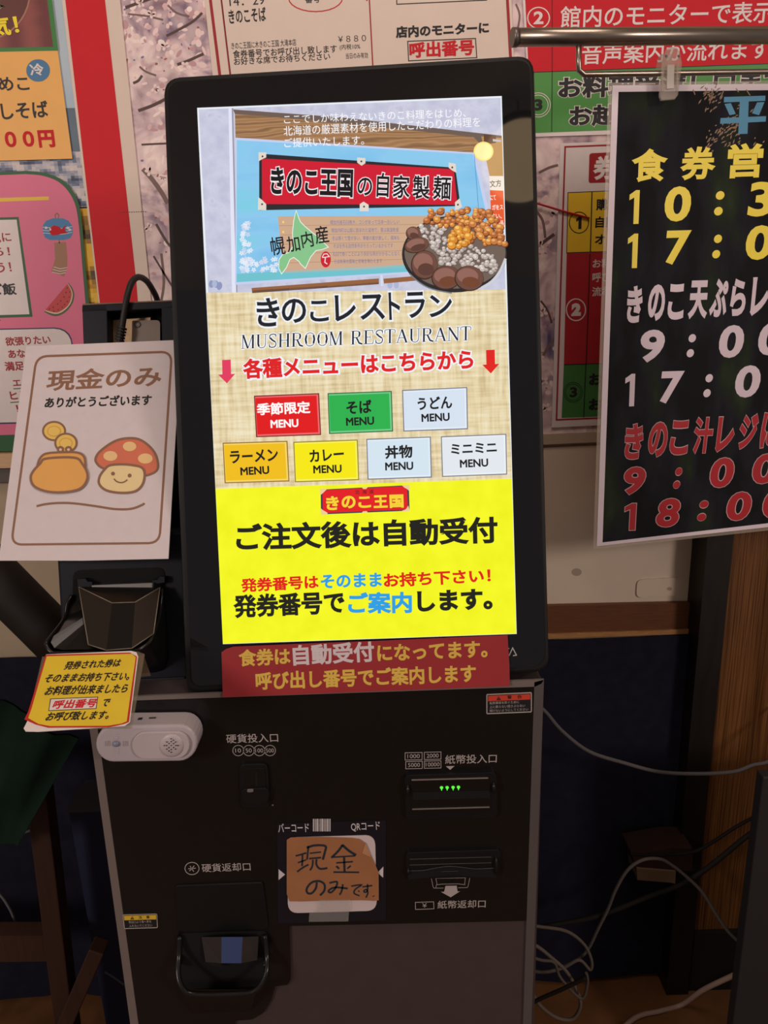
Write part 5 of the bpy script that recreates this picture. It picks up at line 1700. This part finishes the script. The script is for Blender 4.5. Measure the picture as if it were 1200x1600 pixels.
cable('network_cable', 1.10, [(830, 1095), (852, 1112), (878, 1142), (920, 1174), (975, 1192), (1030, 1206), (1090, 1209), (1145, 1206), (1175, 1196), (1210, 1180), (1250, 1150, -0.094)], 0.0034, (92, 89, 89), 'grey cable sagging from the cabinet top towards the wood panel')
cable('grey_cable', 1.06, [(820, 1445), (845, 1448), (885, 1455), (912, 1475), (924, 1500), (922, 1515), (905, 1500), (880, 1512), (850, 1519), (825, 1515)], 0.0030, (95, 86, 77), 'beige cable looping beside the cabinet foot')
cable('grey_cable', 1.08, [(822, 1512), (850, 1519), (885, 1508), (915, 1488), (935, 1450), (950, 1420), (962, 1390), (980, 1360), (1003, 1344), (1030, 1342), (1050, 1352), (1075, 1372), (1098, 1395), (1120, 1430), (1140, 1458), (1162, 1478)], 0.0030, (86, 80, 76), 'long grey cable arching in front of the dark post')
cable('beige_cable', 1.00, [(815, 1470), (838, 1478), (860, 1495), (885, 1518), (900, 1545), (907, 1570), (895, 1592), (870, 1590), (845, 1572), (830, 1550), (812, 1535)], 0.0032, (100, 89, 79), 'beige cable coil hanging beside the lower cabinet edge')
cable('beige_cable', 0.985, [(815, 1490), (845, 1500), (866, 1504), (876, 1528), (908, 1560), (918, 1536), (916, 1520)], 0.0026, (86, 77, 69), 'short beige cable bending near the floor by the cabinet')
cable('black_cable', 1.09, [(815, 1455), (860, 1446), (920, 1435), (965, 1420), (1010, 1402), (1050, 1388), (1085, 1370), (1120, 1345), (1160, 1312), (1190, 1290)], 0.0046, (30, 27, 25), 'thick black cable slanting up in front of the post')
cable('black_cable', 1.11, [(985, 1335), (1030, 1336), (1080, 1332), (1110, 1318), (1150, 1292), (1195, 1268)], 0.0030, (26, 23, 22), 'thin black cable above the thick one at the wood panel')
cable('black_cable', 0.98, [(815, 1575), (850, 1558), (880, 1545), (915, 1528)], 0.0034, (28, 24, 22), 'short black cable lying by the cabinet foot')
FL = Plane((0, 0, 0.005), (1, 0, 0), (0, 1, 0))
wp = [FL.world(x, y) for x, y in ((940, 1640), (990, 1592), (1030, 1580), (1065, 1570))]
wp += [CAM + ray(x, y) * (Y_ / ray(x, y).y) for x, y, Y_ in ((1095, 1549, 1.12), (1120, 1536, 1.08), (1150, 1522, 1.04), (1175, 1508, 1.0), (1205, 1490, 0.97))]
WC = Plane(wp[0], (1, 0, 0), (0, 0, 1))
b = MB(WC)
b.ltube(spline3([WC.mat.inverted() @ p for p in wp], 7), 0.0048, M('cable_pinkish_white', (162, 138, 124), 0.5), 10)
tag(b.build('white_cable'), 'thick pinkish white cable crossing the floor at lower right', 'cable')
# wooden block with a pale end, under the grey cable arch
WB = wall_plane(1.14, 1020, 1382)
wb = root('wooden_block', WB, 'small brown wooden block with a pale end sticking out by the dark post', 'block')
b = MB(WB)
b.poly([(988, 1336), (1052, 1325), (1082, 1326), (1082, 1360), (994, 1358)], M('block_brown', (46, 28, 20), 0.6, noise=0.15, nscale=10), 0.0, 0.06)
b.build('block_body', wb)
b = MB(WB)
b.poly([(995, 1357), (1056, 1362), (1055, 1381), (1046, 1379), (996, 1375)], M('pale_wood_end', (120, 98, 74), 0.6, noise=0.1, nscale=20), 0.004, 0.05)
b.build('pale_end', wb)
# dark upright panel at the far right
DPn = wall_plane(0.93, 1180, 1590)
b = MB(DPn)
x0 = DPn.at(1176, 1350).x
b.lpoly([(x0, -DPn.O.z, 0), (x0 + 0.4, -DPn.O.z, 0), (x0 + 0.4, DPn.at(1180, 1215).y, 0), (x0, DPn.at(1180, 1215).y, 0)], M('dark_grey_panel', (32, 30, 31), 0.6), 0.02)
tag(b.build('partition_board', None, 0.002), 'dark grey upright panel standing at the right edge beside the wood panel', 'panel')

# left: dark brown slanting shape, green cloth, wooden trestle
LP = wall_plane(0.98, 40, 1130)
b = MB(LP)
b.tube([(-130, 775, 0), (-70, 838, 0), (-7, 902, 0), (65, 974, 0), (120, 1030, 0)], 0.036, M('dark_brown_surface', (26, 19, 13), 0.6, noise=0.2, nscale=20), k=20)  # plain dark brown tube slanting down to the right
tag(b.build('dark_slanting_shape'), 'dark brown rounded shape slanting down behind the ticket printer at left', 'roll')
GC = wall_plane(0.93, 60, 1300)
gmat = M('dark_green_cloth', (13, 32, 22), 0.85, noise=0.2, nscale=25, spec=0.15)
P = GC
b = MB(P)
cols_, rows_ = 18, 10
TL_, TR_, BL_, BR_ = (-140, 1020), (118, 1160), (-160, 1340), (30, 1318)
g0 = None
for side in (0.0, -0.004):
    idx = []
    for j in range(rows_ + 1):
        v = j / rows_
        for i in range(cols_ + 1):
            u = i / cols_
            x = (TL_[0] * (1 - u) + TR_[0] * u) * (1 - v) + (BL_[0] * (1 - u) + BR_[0] * u) * v
            y = (TL_[1] * (1 - u) + TR_[1] * u) * (1 - v) + (BL_[1] * (1 - u) + BR_[1] * u) * v
            idx.append(P.at(x, y, 0) + Vector((0, 0, side + 0.008 * math.sin(u * 17 + v * 3) + 0.005 * math.sin(u * 31))))
    a0 = b.add(idx)
    for j in range(rows_):
        for i in range(cols_):
            a = a0 + j * (cols_ + 1) + i
            q = (a, a + cols_ + 1, a + cols_ + 2, a + 1)
            b.face(q if side == 0 else q[::-1], gmat, True)
tag(b.build('green_cloth'), 'dark green cloth draped over the wooden stand at left', 'cloth')
TRP = wall_plane(1.0, 100, 1600)
ts = root('wooden_stand', Plane((TRP.O.x, TRP.O.y, 0), (1, 0, 0), (0, 0, 1)), 'reddish brown wooden stand with crossing legs at lower left', 'stand')
TW = M('reddish_brown_wood', (54, 30, 19), 0.6, noise=0.15, nscale=12, grain=(12, 1, 1))


def leg(name, a, c, w, n0, t):
    b = MB(TRP)
    A, B = TRP.at(*a), TRP.at(*c)
    d = (B - A).normalized()
    k_ = (-TRP.O.z - A.y) / d.y
    B = A + d * k_ if k_ > 0 else B
    s_ = Vector((-d.y, d.x, 0)) * w / 2
    z = Vector((0, 0, n0))
    b.lpoly([A + s_ + z, B + s_ + z, B - s_ + z, A - s_ + z], TW, t)
    return b.build(name, ts, 0.002)


leg('leg', (50, 1200), (98, 1590), 0.034, 0.0, 0.03)
leg('leg', (162, 1462), (104, 1596), 0.026, 0.034, 0.03)
b = MB(TRP)
b.poly([(-200, 1462), (85, 1462), (88, 1502), (-200, 1506)], TW, -0.032, 0.03)
b.build('cross_bar', ts)
b = MB(TRP)
b.poly([(-140, 1180), (62, 1195), (66, 1225), (-140, 1215)], TW, -0.002, 0.03)
b.build('top_bar', ts)
cable('thin_grey_cable', 1.08, [(-60, 1335), (0, 1315), (25, 1306), (52, 1296)], 0.0022, (110, 106, 106), 'thin grey cable high behind the wooden stand at left')
cable('thin_grey_cable', 1.09, [(-30, 1370), (0, 1398), (15, 1420), (28, 1446), (48, 1460), (72, 1472)], 0.0022, (104, 102, 104), 'thin grey cable dropping in a curve behind the wooden stand')
cable('thin_grey_cable', 1.10, [(164, 1518), (180, 1528), (200, 1542), (215, 1548)], 0.0022, (96, 100, 108), 'short thin grey cable beside the grey cabinet edge at lower left')
# navy box behind the cabinet's left edge
NBx = wall_plane(1.10, 150, 1450)
nb = root('navy_box', Plane((NBx.O.x, NBx.O.y, 0), (1, 0, 0), (0, 0, 1)), 'tall dark navy box with a paler rim standing left of the cabinet', 'box')
xa, xb = NBx.at(122, 1350).x, NBx.at(190, 1350).x
b = MB(NBx)
zt_ = NBx.at(130, 1268).y
b.lpoly([(xa, -NBx.O.z, 0), (xb, -NBx.O.z, 0), (xb, zt_, 0), (xa, zt_, 0)], M('navy_box_board', (30, 34, 58), 0.7), 0.08)
b.build('box_body', nb)
b = MB(NBx)
b.lpoly([(xa - .002, zt_, 0.002), (xb, zt_, 0.002), (xb, zt_ + .008, 0.002), (xa - .002, zt_ + .008, 0.002)], M('box_rim_grey', (66, 66, 74), 0.6), 0.084)
b.build('box_rim', nb)

# ================================================================== GLOWING SHAPE ADDED BEHIND THE VIEWER FOR THE REFLECTION IN THE DISPLAY GLASS
q0 = DP.world(816, 252)
dv = (q0 - CAM).normalized()
dv = dv - DP.N * 2 * dv.dot(DP.N)
lc = q0 + dv * 1.62
LPn = Plane(lc, (1, 0, 0), (0, 0, 1))
ln = root('reflection_source', LPn, 'added glowing beige shape mirrored in the upper right of the black display glass', 'reflection source')
lm, nt, bb = new_mat('reflection_source_glow')
bb.inputs['Base Color'].default_value = (0.6, 0.45, 0.3, 1)
bb.inputs['Emission Color'].default_value = (1.0, 0.72, 0.40, 1)
bb.inputs['Emission Strength'].default_value = 2.6


def lathe(prof, mat, name, par, k=32):
    b = MB(LPn)
    last = None
    for r_, y in prof:
        i = b.add([(r_ * math.cos(2 * math.pi * j / k), y, r_ * math.sin(2 * math.pi * j / k)) for j in range(k)])
        if last is not None:
            for j in range(k):
                b.face((last + j, i + j, i + (j + 1) % k, last + (j + 1) % k), mat, True)
        last = i
    return b.build(name, par)


lathe([(0.001, -.125)] + [(0.125 * math.cos(t), 0.115 * math.sin(t)) for t in [math.radians(-70 + 10 * i) for i in range(13)]], lm, 'glowing_shell', ln)
lathe([(0.001, .112), (0.085, .112), (0.085, .085), (0.07, .08)], BLK, 'top_ring', ln)
b = MB(LPn)
b.ltube([Vector((0, .11, 0)), Vector((0, 2.7 - lc.z, 0))], 0.003, BLK, 8)
b.build('cord', ln)
